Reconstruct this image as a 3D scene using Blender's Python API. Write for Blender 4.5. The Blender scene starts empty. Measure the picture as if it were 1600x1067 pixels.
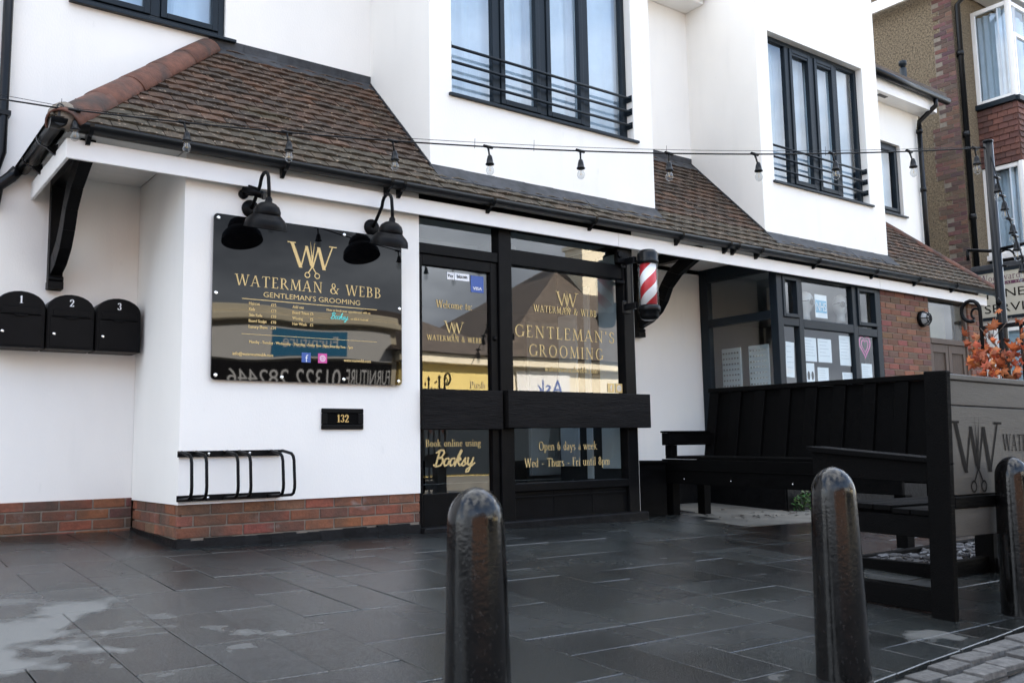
import bpy, bmesh, math, random
from mathutils import Matrix, Vector
random.seed(7)
SC = bpy.context.scene
COL = SC.collection
R = math.radians

# ------------------------------------------------------------------ camera
CAM = Vector((-1.91088, -6.15544, 0.600))
YAW, PIT, ROL, FPX = R(37.13085), R(6.66651), R(-1.02969), 1437.86
fw = Vector((math.sin(YAW)*math.cos(PIT), math.cos(YAW)*math.cos(PIT), math.sin(PIT)))
rt = Vector((math.cos(YAW), -math.sin(YAW), 0)); up = rt.cross(fw)
rt2 = rt*math.cos(ROL)+up*math.sin(ROL); up2 = up*math.cos(ROL)-rt*math.sin(ROL)
cd = bpy.data.cameras.new('camera'); cam = bpy.data.objects.new('camera', cd); COL.objects.link(cam)
cam.matrix_world = Matrix(((rt2.x, up2.x, -fw.x, CAM.x), (rt2.y, up2.y, -fw.y, CAM.y), (rt2.z, up2.z, -fw.z, CAM.z), (0, 0, 0, 1)))
cd.sensor_width = 36; cd.lens = FPX/1600*36; cd.clip_start = .05; cd.clip_end = 2000
cd.dof.use_dof = True; cd.dof.focus_distance = 7.6; cd.dof.aperture_fstop = 5.6
SC.camera = cam

# ------------------------------------------------------------------ sky and sun
SUN_EL, SUN_AZ = 35, 25            # azimuth measured from +Y towards +X: the sun stands behind the shop
W = bpy.data.worlds.new('World'); SC.world = W; W.use_nodes = True
wn, wl = W.node_tree.nodes, W.node_tree.links
wn.clear()
wo = wn.new('ShaderNodeOutputWorld'); bg = wn.new('ShaderNodeBackground'); sky = wn.new('ShaderNodeTexSky')
sky.sky_type = 'NISHITA'; sky.sun_disc = False; sky.sun_elevation = R(SUN_EL); sky.sun_rotation = R(SUN_AZ)
sky.air_density = 1.0; sky.dust_density = 1.2; sky.ozone_density = 1.0
tc = wn.new('ShaderNodeTexCoord'); mp = wn.new('ShaderNodeMapping'); mp.inputs['Scale'].default_value = (1.0, 1.0, 2.6)
nz = wn.new('ShaderNodeTexNoise'); nz.inputs['Scale'].default_value = 2.3; nz.inputs['Detail'].default_value = 7; nz.inputs['Roughness'].default_value = .55
rp = wn.new('ShaderNodeValToRGB'); rp.color_ramp.elements[0].position = .42; rp.color_ramp.elements[1].position = .55
nz2 = wn.new('ShaderNodeTexNoise'); nz2.inputs['Scale'].default_value = 4.2; nz2.inputs['Detail'].default_value = 6
rc = wn.new('ShaderNodeValToRGB')
rc.color_ramp.elements[0].color = (2.6, 2.8, 3.1, 1); rc.color_ramp.elements[0].position = .35
rc.color_ramp.elements[1].color = (8.5, 8.7, 9.0, 1); rc.color_ramp.elements[1].position = .68
mx = wn.new('ShaderNodeMixRGB')
wl.new(tc.outputs['Generated'], mp.inputs['Vector']); wl.new(mp.outputs['Vector'], nz.inputs['Vector']); wl.new(mp.outputs['Vector'], nz2.inputs['Vector'])
wl.new(nz.outputs['Fac'], rp.inputs['Fac']); wl.new(nz2.outputs['Fac'], rc.inputs['Fac'])
wl.new(rp.outputs['Color'], mx.inputs['Fac']); wl.new(sky.outputs['Color'], mx.inputs['Color1']); wl.new(rc.outputs['Color'], mx.inputs['Color2'])
# a bank of dark rain cloud low over the far side of the street
sx = wn.new('ShaderNodeSeparateXYZ'); wl.new(tc.outputs['Generated'], sx.inputs[0])
def wm(op, a, b, c=None):
    n = wn.new('ShaderNodeMath'); n.operation = op
    for k, v in enumerate((a, b, c)):
        if v is None: continue
        if isinstance(v, (int, float)): n.inputs[k].default_value = v
        else: wl.new(v, n.inputs[k])
    return n.outputs[0]
def wr(v, a, b):
    n = wn.new('ShaderNodeMapRange'); n.interpolation_type = 'SMOOTHSTEP'; n.inputs['From Min'].default_value = a; n.inputs['From Max'].default_value = b; wl.new(v, n.inputs['Value']); return n.outputs['Result']
nz3 = wn.new('ShaderNodeTexNoise'); nz3.inputs['Scale'].default_value = 3.2; nz3.inputs['Detail'].default_value = 6; wl.new(mp.outputs['Vector'], nz3.inputs['Vector'])
low = wm('SUBTRACT', 1.0, wr(wm('MULTIPLY_ADD', nz3.outputs['Fac'], -.22, wm('ADD', sx.outputs['Z'], .11)), .27, .40))
storm = wm('MULTIPLY', wr(wm('MULTIPLY', sx.outputs['Y'], -1.0), .0, .30), low)
rs = wn.new('ShaderNodeValToRGB'); rs.color_ramp.elements[0].color = (1.3, 1.45, 1.7, 1); rs.color_ramp.elements[0].position = .38; rs.color_ramp.elements[1].color = (4.2, 4.5, 4.9, 1); rs.color_ramp.elements[1].position = .68
wl.new(nz2.outputs['Fac'], rs.inputs['Fac'])
gap = wm('MULTIPLY', wm('MULTIPLY', wr(wm('MULTIPLY', sx.outputs['Y'], -1.0), .15, .40), wr(sx.outputs['Z'], .30, .40)), wm('SUBTRACT', 1.0, wr(sx.outputs['Z'], .60, .80)))
wl.new(wm('MULTIPLY', rp.outputs['Color'], wm('MULTIPLY_ADD', gap, -.72, 1.0)), mx.inputs['Fac'])
mx2 = wn.new('ShaderNodeMixRGB'); wl.new(storm, mx2.inputs['Fac']); wl.new(mx.outputs['Color'], mx2.inputs['Color1']); wl.new(rs.outputs['Color'], mx2.inputs['Color2'])
wl.new(mx2.outputs['Color'], bg.inputs['Color']); wl.new(bg.outputs['Background'], wo.inputs['Surface'])
bg.inputs['Strength'].default_value = .13
sd = bpy.data.lights.new('sun', 'SUN'); sd.energy = 4.9; sd.angle = R(.53); sd.color = (1, .93, .83)
so = bpy.data.objects.new('sun', sd); COL.objects.link(so)
sdir = Vector((math.sin(R(SUN_AZ))*math.cos(R(SUN_EL)), math.cos(R(SUN_AZ))*math.cos(R(SUN_EL)), math.sin(R(SUN_EL))))
so.rotation_euler = (-sdir).to_track_quat('-Z', 'Y').to_euler(); so.location = (0, 20, 20)
VS = SC.view_settings
SC.display_settings.display_device = 'sRGB'
VS.view_transform = 'Standard'; VS.look = 'None'; VS.gamma = 1; VS.use_curve_mapping = False
VS.exposure = 2.47
SC.cycles.max_bounces = 10; SC.cycles.transparent_max_bounces = 16; SC.cycles.glossy_bounces = 5
SC.cycles.use_denoising = True
SC.cycles.sample_clamp_indirect = 8

# ------------------------------------------------------------------ mesh builder
WM = {}
class MB:
    def __init__(s, tf=None): s.v, s.f, s.c, s.sm, s.tf, s.cur = [], [], [], [], tf, (1, 1, 1)
    def P(s, p):
        p = Vector(p)
        if s.tf is not None: p = s.tf @ p
        s.v.append(p); return len(s.v)-1
    def face(s, idx, smooth=False): s.f.append(tuple(idx)); s.c.append(s.cur); s.sm.append(smooth)
    def poly(s, pts, smooth=False): s.face([s.P(p) for p in pts], smooth)
    def box(s, x0, y0, z0, x1, y1, z1):
        i = [s.P(p) for p in ((x0,y0,z0),(x1,y0,z0),(x1,y1,z0),(x0,y1,z0),(x0,y0,z1),(x1,y0,z1),(x1,y1,z1),(x0,y1,z1))]
        for q in ((3,2,1,0),(4,5,6,7),(0,1,5,4),(1,2,6,5),(2,3,7,6),(3,0,4,7)): s.face([i[k] for k in q])
    def hexa(s, b, t):                      # bottom four, top four points
        i = [s.P(p) for p in list(b)+list(t)]
        for q in ((3,2,1,0),(4,5,6,7),(0,1,5,4),(1,2,6,5),(2,3,7,6),(3,0,4,7)): s.face([i[k] for k in q])
    def prism(s, pts, vec, smooth=False):
        vec = Vector(vec); n = len(pts)
        a = [s.P(p) for p in pts]; b = [s.P(Vector(p)+vec) for p in pts]
        s.face(a[::-1]); s.face(b)
        for k in range(n): s.face((a[k], a[(k+1) % n], b[(k+1) % n], b[k]), smooth)
    def tube(s, pts, r, n=8, caps=True, closed=False):
        pts = [Vector(p) for p in pts]; m = len(pts); rings = []
        rr = r if isinstance(r, (list, tuple)) else [r]*m
        prev = None
        for k in range(m):
            a = pts[k-1] if (k > 0 or closed) else pts[k]; b = pts[(k+1) % m] if (k < m-1 or closed) else pts[k]
            t = (b-a).normalized()
            if prev is None:
                ref = Vector((0, 0, 1)) if abs(t.z) < .9 else Vector((1, 0, 0))
                u = t.cross(ref).normalized()
            else: u = (prev-t*prev.dot(t)).normalized()
            prev = u; w = t.cross(u)
            rings.append([s.P(pts[k]+(u*math.cos(2*math.pi*j/n)+w*math.sin(2*math.pi*j/n))*rr[k]) for j in range(n)])
        for k in range(m if closed else m-1):
            A, B = rings[k], rings[(k+1) % m]
            for j in range(n): s.face((A[j], A[(j+1) % n], B[(j+1) % n], B[j]), True)
        if caps and not closed: s.face(rings[0][::-1]); s.face(rings[-1])
    def lathe(s, prof, c=(0,0,0), n=20, axis=None, caps=True, rough=0):
        A = axis if axis is not None else Matrix.Identity(3); c = Vector(c); rings = []
        for r, z in prof:
            rings.append([s.P(c+A @ Vector((r*(1+random.uniform(-rough, rough))*math.cos(2*math.pi*j/n), r*(1+random.uniform(-rough, rough))*math.sin(2*math.pi*j/n), z))) for j in range(n)])
        for k in range(len(prof)-1):
            for j in range(n): s.face((rings[k][j], rings[k][(j+1) % n], rings[k+1][(j+1) % n], rings[k+1][j]), True)
        if caps: s.face(rings[0][::-1]); s.face(rings[-1])
    def wall(s, o, U, V, w, h, holes=(), reveal=0, N=None):
        o, U, V = Vector(o), Vector(U), Vector(V)
        us = sorted({0, w, *[a for q in holes for a in (q[0], q[2])]}); vs = sorted({0, h, *[a for q in holes for a in (q[1], q[3])]})
        for a in range(len(us)-1):
            for b in range(len(vs)-1):
                cu, cv = (us[a]+us[a+1])/2, (vs[b]+vs[b+1])/2
                if any(q[0] < cu < q[2] and q[1] < cv < q[3] for q in holes): continue
                s.poly([o+U*us[a]+V*vs[b], o+U*us[a+1]+V*vs[b], o+U*us[a+1]+V*vs[b+1], o+U*us[a]+V*vs[b+1]])
        if reveal and N is not None:
            n = Vector(N)*-reveal
            for q in holes:
                c = [o+U*q[0]+V*q[1], o+U*q[2]+V*q[1], o+U*q[2]+V*q[3], o+U*q[0]+V*q[3]]
                for k in range(4): s.poly([c[k], c[(k+1) % 4], c[(k+1) % 4]+n, c[k]+n])
    def build(s, name, mat, parent=None, bevel=0, normals=True, segs=2):
        me = bpy.data.meshes.new(name)
        inv = WM[parent.name].inverted() if parent is not None and parent.name in WM else Matrix.Identity(4)
        me.from_pydata([tuple(inv @ v) for v in s.v], [], s.f)
        me.polygons.foreach_set('use_smooth', s.sm)
        if any(c != (1, 1, 1) for c in s.c):
            at = me.color_attributes.new('Col', 'FLOAT_COLOR', 'CORNER')
            buf = []
            for p, c in zip(me.polygons, s.c): buf += [c[0], c[1], c[2], 1]*p.loop_total
            at.data.foreach_set('color', buf)
        if normals:
            bm = bmesh.new(); bm.from_mesh(me); bmesh.ops.recalc_face_normals(bm, faces=bm.faces); bm.to_mesh(me); bm.free()
        me.materials.append(mat); me.update()
        o = bpy.data.objects.new(name, me); COL.objects.link(o)
        if parent is not None:
            o.parent = parent; WM[o.name] = WM[parent.name]
        else: WM[o.name] = Matrix.Identity(4)
        if bevel:
            m = o.modifiers.new('bevel', 'BEVEL'); m.width = bevel; m.segments = segs; m.limit_method = 'ANGLE'; m.angle_limit = R(40)
        return o

def tag(o, label, cat, group=None):
    o['label'] = label; o['category'] = cat
    if group: o['group'] = group
    return o
def thing(name, label, cat, loc=(0,0,0), rz=0, group=None):
    o = bpy.data.objects.new(name, None); COL.objects.link(o); o.empty_display_size = .1
    o.location = loc; o.rotation_euler = (0, 0, rz)
    WM[o.name] = Matrix.Translation(loc) @ Matrix.Rotation(rz, 4, 'Z')
    return tag(o, label, cat, group)
def kind(o, k): o['kind'] = k; return o
def copy_tree(o, parent=None):
    c = o.copy(); COL.objects.link(c); c.parent = parent
    WM[c.name] = WM[o.name]
    for ch in list(o.children): copy_tree(ch, c)
    return c
def place(o, loc, rz=0):
    o.location = loc; o.rotation_euler = (0, 0, rz)
def arc(cx, cy, r, a0, a1, n, rx=None):
    return [(cx+(rx or r)*math.cos(R(a0+(a1-a0)*k/n)), cy+r*math.sin(R(a0+(a1-a0)*k/n))) for k in range(n+1)]
def gz(x, y):                               # the pavement falls to the street and a little to the right
    return -.015*max(-8, min(x, 25))+.05*max(-4.6, min(y, 1.2))

# ------------------------------------------------------------------ materials
def mat(name, base, rough=.5, metal=0, var=0, vscale=6, bump=0, bscale=40, spec=.5, attr=False, stretch=None, rvar=0, coat=0, detail=6):
    m = bpy.data.materials.new(name); m.use_nodes = True
    n, l = m.node_tree.nodes, m.node_tree.links
    b = n['Principled BSDF']
    b.inputs['Base Color'].default_value = (*base, 1); b.inputs['Roughness'].default_value = rough; b.inputs['Metallic'].default_value = metal
    b.inputs['Specular IOR Level'].default_value = spec; b.inputs['Coat Weight'].default_value = coat
    t = n.new('ShaderNodeTexCoord'); vec = t.outputs['Object']
    if stretch:
        mpn = n.new('ShaderNodeMapping'); mpn.inputs['Scale'].default_value = stretch; l.new(vec, mpn.inputs['Vector']); vec = mpn.outputs['Vector']
    src = None
    if attr:
        a = n.new('ShaderNodeAttribute'); a.attribute_name = 'Col'
        q = n.new('ShaderNodeMixRGB'); q.blend_type = 'MULTIPLY'; q.inputs['Fac'].default_value = 1
        l.new(a.outputs['Color'], q.inputs['Color1']); q.inputs['Color2'].default_value = (*base, 1); src = q.outputs['Color']
    if var or rvar:
        z = n.new('ShaderNodeTexNoise'); z.inputs['Scale'].default_value = vscale; z.inputs['Detail'].default_value = detail; z.inputs['Roughness'].default_value = .6
        l.new(vec, z.inputs['Vector'])
        if var:
            r = n.new('ShaderNodeMapRange'); r.inputs['From Min'].default_value = .3; r.inputs['From Max'].default_value = .7
            r.inputs['To Min'].default_value = 1-var; r.inputs['To Max'].default_value = 1+var; l.new(z.outputs['Fac'], r.inputs['Value'])
            q = n.new('ShaderNodeMixRGB'); q.blend_type = 'MULTIPLY'; q.inputs['Fac'].default_value = 1
            if src: l.new(src, q.inputs['Color1'])
            else: q.inputs['Color1'].default_value = (*base, 1)
            l.new(r.outputs['Result'], q.inputs['Color2']); src = q.outputs['Color']
        if rvar:
            r = n.new('ShaderNodeMapRange'); r.inputs['From Min'].default_value = .3; r.inputs['From Max'].default_value = .7
            r.inputs['To Min'].default_value = max(.02, rough-rvar); r.inputs['To Max'].default_value = min(1, rough+rvar); l.new(z.outputs['Fac'], r.inputs['Value'])
            l.new(r.outputs['Result'], b.inputs['Roughness'])
    if src: l.new(src, b.inputs['Base Color'])
    if bump:
        z = n.new('ShaderNodeTexNoise'); z.inputs['Scale'].default_value = bscale; z.inputs['Detail'].default_value = 5; l.new(vec, z.inputs['Vector'])
        k = n.new('ShaderNodeBump'); k.inputs['Strength'].default_value = bump; k.inputs['Distance'].default_value = .01
        l.new(z.outputs['Fac'], k.inputs['Height']); l.new(k.outputs['Normal'], b.inputs['Normal'])
    m['src'] = name
    return m
def overlay(m, colour, scale, lo, hi, amount=1, stretch=(1,1,1), detail=6, offset=(0,0,0)):
    """adds a patchy second colour (lichen, dirt, dry patches) over a material's base colour"""
    n, l = m.node_tree.nodes, m.node_tree.links; b = n['Principled BSDF']
    t = n.new('ShaderNodeTexCoord'); mpn = n.new('ShaderNodeMapping'); mpn.inputs['Scale'].default_value = stretch; mpn.inputs['Location'].default_value = offset
    l.new(t.outputs['Object'], mpn.inputs['Vector'])
    z = n.new('ShaderNodeTexNoise'); z.inputs['Scale'].default_value = scale; z.inputs['Detail'].default_value = detail; l.new(mpn.outputs['Vector'], z.inputs['Vector'])
    r = n.new('ShaderNodeMapRange'); r.inputs['From Min'].default_value = lo; r.inputs['From Max'].default_value = hi; r.inputs['To Max'].default_value = amount
    l.new(z.outputs['Fac'], r.inputs['Value'])
    q = n.new('ShaderNodeMixRGB'); l.new(r.outputs['Result'], q.inputs['Fac']); q.inputs['Color2'].default_value = (*colour, 1)
    lk = b.inputs['Base Color'].links
    if lk: l.new(lk[0].from_socket, q.inputs['Color1'])
    else: q.inputs['Color1'].default_value = b.inputs['Base Color'].default_value
    l.new(q.outputs['Color'], b.inputs['Base Color'])
    return r
def glass(name, tint=(.9, .95, .96), ior=1.6, wave=0, wscale=1.2, dirt=0):
    m = bpy.data.materials.new(name); m.use_nodes = True
    n, l = m.node_tree.nodes, m.node_tree.links; n.remove(n['Principled BSDF'])
    o = n['Material Output']; t = n.new('ShaderNodeBsdfTransparent'); g = n.new('ShaderNodeBsdfGlossy'); f = n.new('ShaderNodeFresnel'); q = n.new('ShaderNodeMixShader')
    t.inputs['Color'].default_value = (*tint, 1); g.inputs['Roughness'].default_value = .0; f.inputs['IOR'].default_value = ior
    ge = n.new('ShaderNodeNewGeometry'); ix = n.new('ShaderNodeMapRange'); ix.inputs['To Min'].default_value = ior; ix.inputs['To Max'].default_value = 1/ior
    l.new(ge.outputs['Backfacing'], ix.inputs['Value']); l.new(ix.outputs['Result'], f.inputs['IOR'])
    l.new(f.outputs['Fac'], q.inputs['Fac']); l.new(t.outputs['BSDF'], q.inputs[1]); l.new(g.outputs['BSDF'], q.inputs[2]); l.new(q.outputs['Shader'], o.inputs['Surface'])
    if wave:
        tx = n.new('ShaderNodeTexCoord'); z = n.new('ShaderNodeTexNoise'); z.inputs['Scale'].default_value = wscale; z.inputs['Detail'].default_value = 1; l.new(tx.outputs['Object'], z.inputs['Vector'])
        k = n.new('ShaderNodeBump'); k.inputs['Strength'].default_value = wave; k.inputs['Distance'].default_value = .02; l.new(z.outputs['Fac'], k.inputs['Height']); l.new(k.outputs['Normal'], g.inputs['Normal'])
    return m

M = {}
M['render'] = mat('white_render', (.84, .817, .765), .75, var=.03, vscale=1.4, bump=.12, bscale=90, stretch=(1, 1, .45))
overlay(M['render'], (.66, .65, .61), 3.5, .58, .82, .25, (1.6, 1.6, .2))
overlay(M['render'], (.45, .44, .39), 12, .68, .80, .22, (1, 1, .5), 8, (2, 5, 1))
M['upvc'] = mat('white_upvc', (.82, .805, .775), .35, var=.03, vscale=3)
M['soffit'] = mat('white_soffit_board', (.74, .72, .68), .5, var=.04, vscale=4)
M['brick'] = mat('red_brick', (1, 1, 1), .85, attr=True, var=.25, vscale=22, bump=.5, bscale=60)
overlay(M['brick'], (.05, .042, .03), 3.5, .47, .68, .75)
overlay(M['brick'], (.26, .24, .22), 6, .62, .74, .5, (1, 1, 2), 8, (4, 2, 1))
M['brick2'] = mat('brown_brick', (1, 1, 1), .85, attr=True, var=.2, vscale=30, bump=.5, bscale=70)
M['mortar'] = mat('mortar', (.20, .17, .135), .9, var=.2, vscale=15, bump=.4, bscale=80)
M['tar'] = mat('black_bitumen_paint', (.006, .006, .0065), .5, spec=.15, bump=.6, bscale=25, var=.4, vscale=9)
M['tile'] = mat('clay_roof_tile', (1, 1, 1), .85, attr=True, var=.35, vscale=14, bump=.6, bscale=45)
overlay(M['tile'], (.026, .018, .011), 4, .48, .66, .7)
overlay(M['tile'], (.34, .26, .19), 38, .62, .70, .75, (1, 1, 1), 3)
overlay(M['tile'], (.05, .046, .018), 2.2, .62, .74, .55, (1, 1, 1), 8, (3, 1, 0))
M['hip'] = mat('terracotta_ridge_tile', (.115, .046, .028), .8, var=.4, vscale=9, bump=.4, bscale=50)
overlay(M['hip'], (.03, .024, .02), 5, .48, .66, .85)
M['lead'] = mat('lead_flashing', (.04, .042, .046), .7, spec=.3, var=.5, vscale=7, bump=.25, bscale=14)
M['plastic'] = mat('black_plastic_gutter', (.0045, .005, .0058), .28, spec=.22, var=.2, vscale=8)
M['black'] = mat('black_satin_paint', (.0036, .0036, .004), .42, spec=.10, var=.3, vscale=10, bump=.08, bscale=60)
M['wood'] = mat('black_stained_timber', (.0022, .0021, .0021), .6, spec=.05, var=.45, vscale=5, bump=.35, bscale=22, stretch=(.6, 6, 6), rvar=.12)
M['plank'] = mat('black_stained_plank', (.0075, .0068, .0066), .6, spec=.10, var=.5, vscale=5, bump=.5, bscale=16, stretch=(.7, 6, 9))
M['board'] = mat('weathered_black_board', (.055, .051, .045), .5, spec=.35, var=.2, vscale=3, bump=.15, bscale=30, stretch=(.5, 3, 6), rvar=.1)
M['anth'] = mat('anthracite_frame', (.0085, .0145, .0205), .4, spec=.22, var=.1, vscale=5)
M['iron'] = mat('cast_iron_paint', (.0025, .0024, .0024), .15, var=.5, vscale=12, bump=.07, bscale=75, rvar=.07, spec=.36)
overlay(M['iron'], (.04, .039, .038), 130, .63, .72, .4, (1, 1, .6), 2)
overlay(M['iron'], (.03, .027, .024), 38, .66, .74, .4)
M['gold'] = mat('gold_vinyl', (.72, .52, .22), .45, spec=.4)
M['goldwin'] = mat('gold_window_vinyl', (.60, .44, .19), .5, spec=.3)
M['goldm'] = mat('gold_paint', (.62, .40, .13), .4)
M['acrylic'] = mat('black_acrylic', (.002, .002, .0023), .015, spec=.36)
for n_ in [M['acrylic'].node_tree]:
    z_ = n_.nodes.new('ShaderNodeTexNoise'); z_.inputs['Scale'].default_value = 1.15; z_.inputs['Detail'].default_value = .6; t_c = n_.nodes.new('ShaderNodeTexCoord'); n_.links.new(t_c.outputs['Object'], z_.inputs['Vector'])
    k_ = n_.nodes.new('ShaderNodeBump'); k_.inputs['Strength'].default_value = .25; k_.inputs['Distance'].default_value = .018; n_.links.new(z_.outputs['Fac'], k_.inputs['Height']); n_.links.new(k_.outputs['Normal'], n_.nodes['Principled BSDF'].inputs['Normal'])
M['steel'] = mat('stainless_stud', (.75, .75, .74), .2, metal=1)
M['white'] = mat('white_paint', (.8, .8, .8), .5)
M['paper'] = mat('white_paper', (.86, .87, .88), .8)
M['red'] = mat('red_paint', (.55, .02, .025), .35)
M['cyan'] = mat('turquoise_vinyl', (.10, .62, .58), .5)
M['blue'] = mat('blue_print', (.05, .16, .45), .5)
M['fb'] = mat('blue_icon', (.045, .10, .34), .5)
M['pink'] = mat('pink_print', (.72, .13, .36), .5)
M['insta'] = mat('magenta_icon', (.62, .07, .30), .5)
M['glass'] = glass('window_glass', (.86, .92, .93), 2.2, .04, 1.5)
M['glass_up'] = glass('upper_window_glass', (.80, .90, .96), 2.4, .06, 1.1)
M['clear'] = glass('clear_pole_glass', (.95, .96, .96), 1.25)
M['bulb'] = glass('clear_bulb_glass', (.86, .87, .87), 1.8)
M['curtain'] = mat('net_curtain', (.62, .66, .70), .9, var=.06, vscale=5)
M['dark'] = mat('dark_interior', (.025, .026, .028), .8)
M['inwall'] = mat('interior_wall', (.34, .35, .36), .8)
M['inwhite'] = mat('interior_white_board', (.62, .68, .70), .5)
M['floor'] = mat('interior_floor', (.06, .05, .045), .35)
M['pebble'] = mat('pebbledash', (.15, .115, .072), .95, var=.75, vscale=34, bump=1, bscale=55, detail=3)
overlay(M['pebble'], (.34, .28, .19), 60, .62, .70, .6, detail=1)
M['cream'] = mat('cream_sign_paint', (.46, .43, .35), .5)
M['purple'] = mat('plum_sign_strip', (.09, .02, .055), .5)
M['ink'] = mat('dark_lettering', (.008, .007, .006), .7, spec=.1)
M['brown'] = mat('brown_painted_door', (.085, .06, .045), .6, var=.2, vscale=8, stretch=(6, 6, .6))
M['leaf'] = mat('orange_maple_leaf', (1, 1, 1), .7, attr=True, var=.2, vscale=20)
M['weed'] = mat('weed_leaf', (1, 1, 1), .6, attr=True)
M['slate'] = mat('slate_chip', (1, 1, 1), .5, attr=True)
M['concrete'] = mat('old_concrete', (.15, .143, .125), .8, var=.25, vscale=3.5, bump=.3, bscale=40)
M['asphalt'] = mat('asphalt', (.055, .055, .055), .75, var=.3, vscale=20, bump=.6, bscale=90)
M['sett'] = mat('granite_sett', (.5, .5, .5), .8, attr=True, var=.5, vscale=30, bump=.5, bscale=50)
M['joint'] = mat('paving_joint', (.018, .018, .017), .9, spec=.1)
M['yellow'] = mat('yellow_render', (.80, .62, .22), .8, var=.05, vscale=2)
M['creamw'] = mat('cream_render', (.82, .73, .55), .8, var=.05, vscale=2)
M['roofb'] = mat('brown_roof', (.09, .07, .055), .85, var=.3, vscale=4, bump=.4, bscale=8)
M['print'] = mat('grey_print', (.60, .62, .65), .6)
M['head'] = mat('white_mannequin', (.72, .72, .70), .4)

def slab_material():
    m = mat('wet_stone_slab', (1, 1, 1), .3, attr=True, var=.55, vscale=75, bump=.26, bscale=120, spec=.6)
    overlay(m, (.075, .078, .078), 95, .56, .72, .55, (1, 1, 1), 2)
    overlay(m, (.004, .004, .004), 1.6, .52, .72, .5, (1, 1, 1), 8, (7, 3, 0))
    n, l = m.node_tree.nodes, m.node_tree.links; b = n['Principled BSDF']
    t = n.new('ShaderNodeTexCoord')
    # wetness: large soft patches of lower roughness
    z = n.new('ShaderNodeTexNoise'); z.inputs['Scale'].default_value = .75; z.inputs['Detail'].default_value = 7; l.new(t.outputs['Object'], z.inputs['Vector'])
    r = n.new('ShaderNodeMapRange'); r.inputs['From Min'].default_value = .40; r.inputs['From Max'].default_value = .60
    r.inputs['To Min'].default_value = .09; r.inputs['To Max'].default_value = .33; l.new(z.outputs['Fac'], r.inputs['Value'])
    # dried pale patches near the front left, with a noisy outline
    g = n.new('ShaderNodeVectorMath'); g.operation = 'DISTANCE'; g.inputs[1].default_value = (-1.52, -2.05, -.1); l.new(t.outputs['Object'], g.inputs[0])
    z2 = n.new('ShaderNodeTexNoise'); z2.inputs['Scale'].default_value = 3.4; z2.inputs['Detail'].default_value = 5; l.new(t.outputs['Object'], z2.inputs['Vector'])
    a = n.new('ShaderNodeMath'); a.operation = 'MULTIPLY_ADD'; a.inputs[1].default_value = -1.0; a.inputs[2].default_value = .76; l.new(g.outputs['Value'], a.inputs[0])
    s = n.new('ShaderNodeMath'); s.operation = 'MULTIPLY_ADD'; s.inputs[1].default_value = 3.2; s.inputs[2].default_value = -1.6; l.new(z2.outputs['Fac'], s.inputs[0])
    ad = n.new('ShaderNodeMath'); ad.operation = 'ADD'; l.new(a.outputs[0], ad.inputs[0]); l.new(s.outputs[0], ad.inputs[1])
    mr = n.new('ShaderNodeMapRange'); mr.inputs['From Min'].default_value = .0; mr.inputs['From Max'].default_value = .30; l.new(ad.outputs[0], mr.inputs['Value'])
    # small pale marks scattered about
    z3 = n.new('ShaderNodeTexNoise'); z3.inputs['Scale'].default_value = 2.1; z3.inputs['Detail'].default_value = 3; l.new(t.outputs['Object'], z3.inputs['Vector'])
    m3 = n.new('ShaderNodeMapRange'); m3.inputs['From Min'].default_value = .735; m3.inputs['From Max'].default_value = .77; m3.inputs['To Max'].default_value = .55; l.new(z3.outputs['Fac'], m3.inputs['Value'])
    mxm = n.new('ShaderNodeMath'); mxm.operation = 'MAXIMUM'; l.new(mr.outputs['Result'], mxm.inputs[0]); l.new(m3.outputs['Result'], mxm.inputs[1])
    q = n.new('ShaderNodeMixRGB'); q.inputs['Color2'].default_value = (.13, .13, .122, 1)
    l.new(mxm.outputs[0], q.inputs['Fac']); l.new(b.inputs['Base Color'].links[0].from_socket, q.inputs['Color1']); l.new(q.outputs['Color'], b.inputs['Base Color'])
    q2 = n.new('ShaderNodeMix'); l.new(mxm.outputs[0], q2.inputs[0]); l.new(r.outputs['Result'], q2.inputs[2]); q2.inputs[3].default_value = .75
    l.new(q2.outputs[0], b.inputs['Roughness'])
    return m
M['slab'] = slab_material()

def stripe_material():
    m = bpy.data.materials.new('barber_stripes'); m.use_nodes = True
    n, l = m.node_tree.nodes, m.node_tree.links; b = n['Principled BSDF']; b.inputs['Roughness'].default_value = .4
    t = n.new('ShaderNodeTexCoord'); s = n.new('ShaderNodeSeparateXYZ'); l.new(t.outputs['Object'], s.inputs[0])
    a = n.new('ShaderNodeMath'); a.operation = 'ARCTAN2'; l.new(s.outputs['Y'], a.inputs[0]); l.new(s.outputs['X'], a.inputs[1])
    d = n.new('ShaderNodeMath'); d.operation = 'MULTIPLY_ADD'; l.new(a.outputs[0], d.inputs[0]); d.inputs[1].default_value = -1/(2*math.pi)*2
    k = n.new('ShaderNodeMath'); k.operation = 'MULTIPLY'; l.new(s.outputs['Z'], k.inputs[0]); k.inputs[1].default_value = 4.6; l.new(k.outputs[0], d.inputs[2])
    f = n.new('ShaderNodeMath'); f.operation = 'FRACT'; l.new(d.outputs[0], f.inputs[0])
    r = n.new('ShaderNodeValToRGB'); r.color_ramp.interpolation = 'CONSTANT'
    r.color_ramp.elements[0].color = (.88, .88, .88, 1); r.color_ramp.elements[1].color = (.56, .025, .035, 1); r.color_ramp.elements[1].position = .5
    l.new(f.outputs[0], r.inputs['Fac']); l.new(r.outputs['Color'], b.inputs['Base Color'])
    return m
M['stripe'] = stripe_material()

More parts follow.
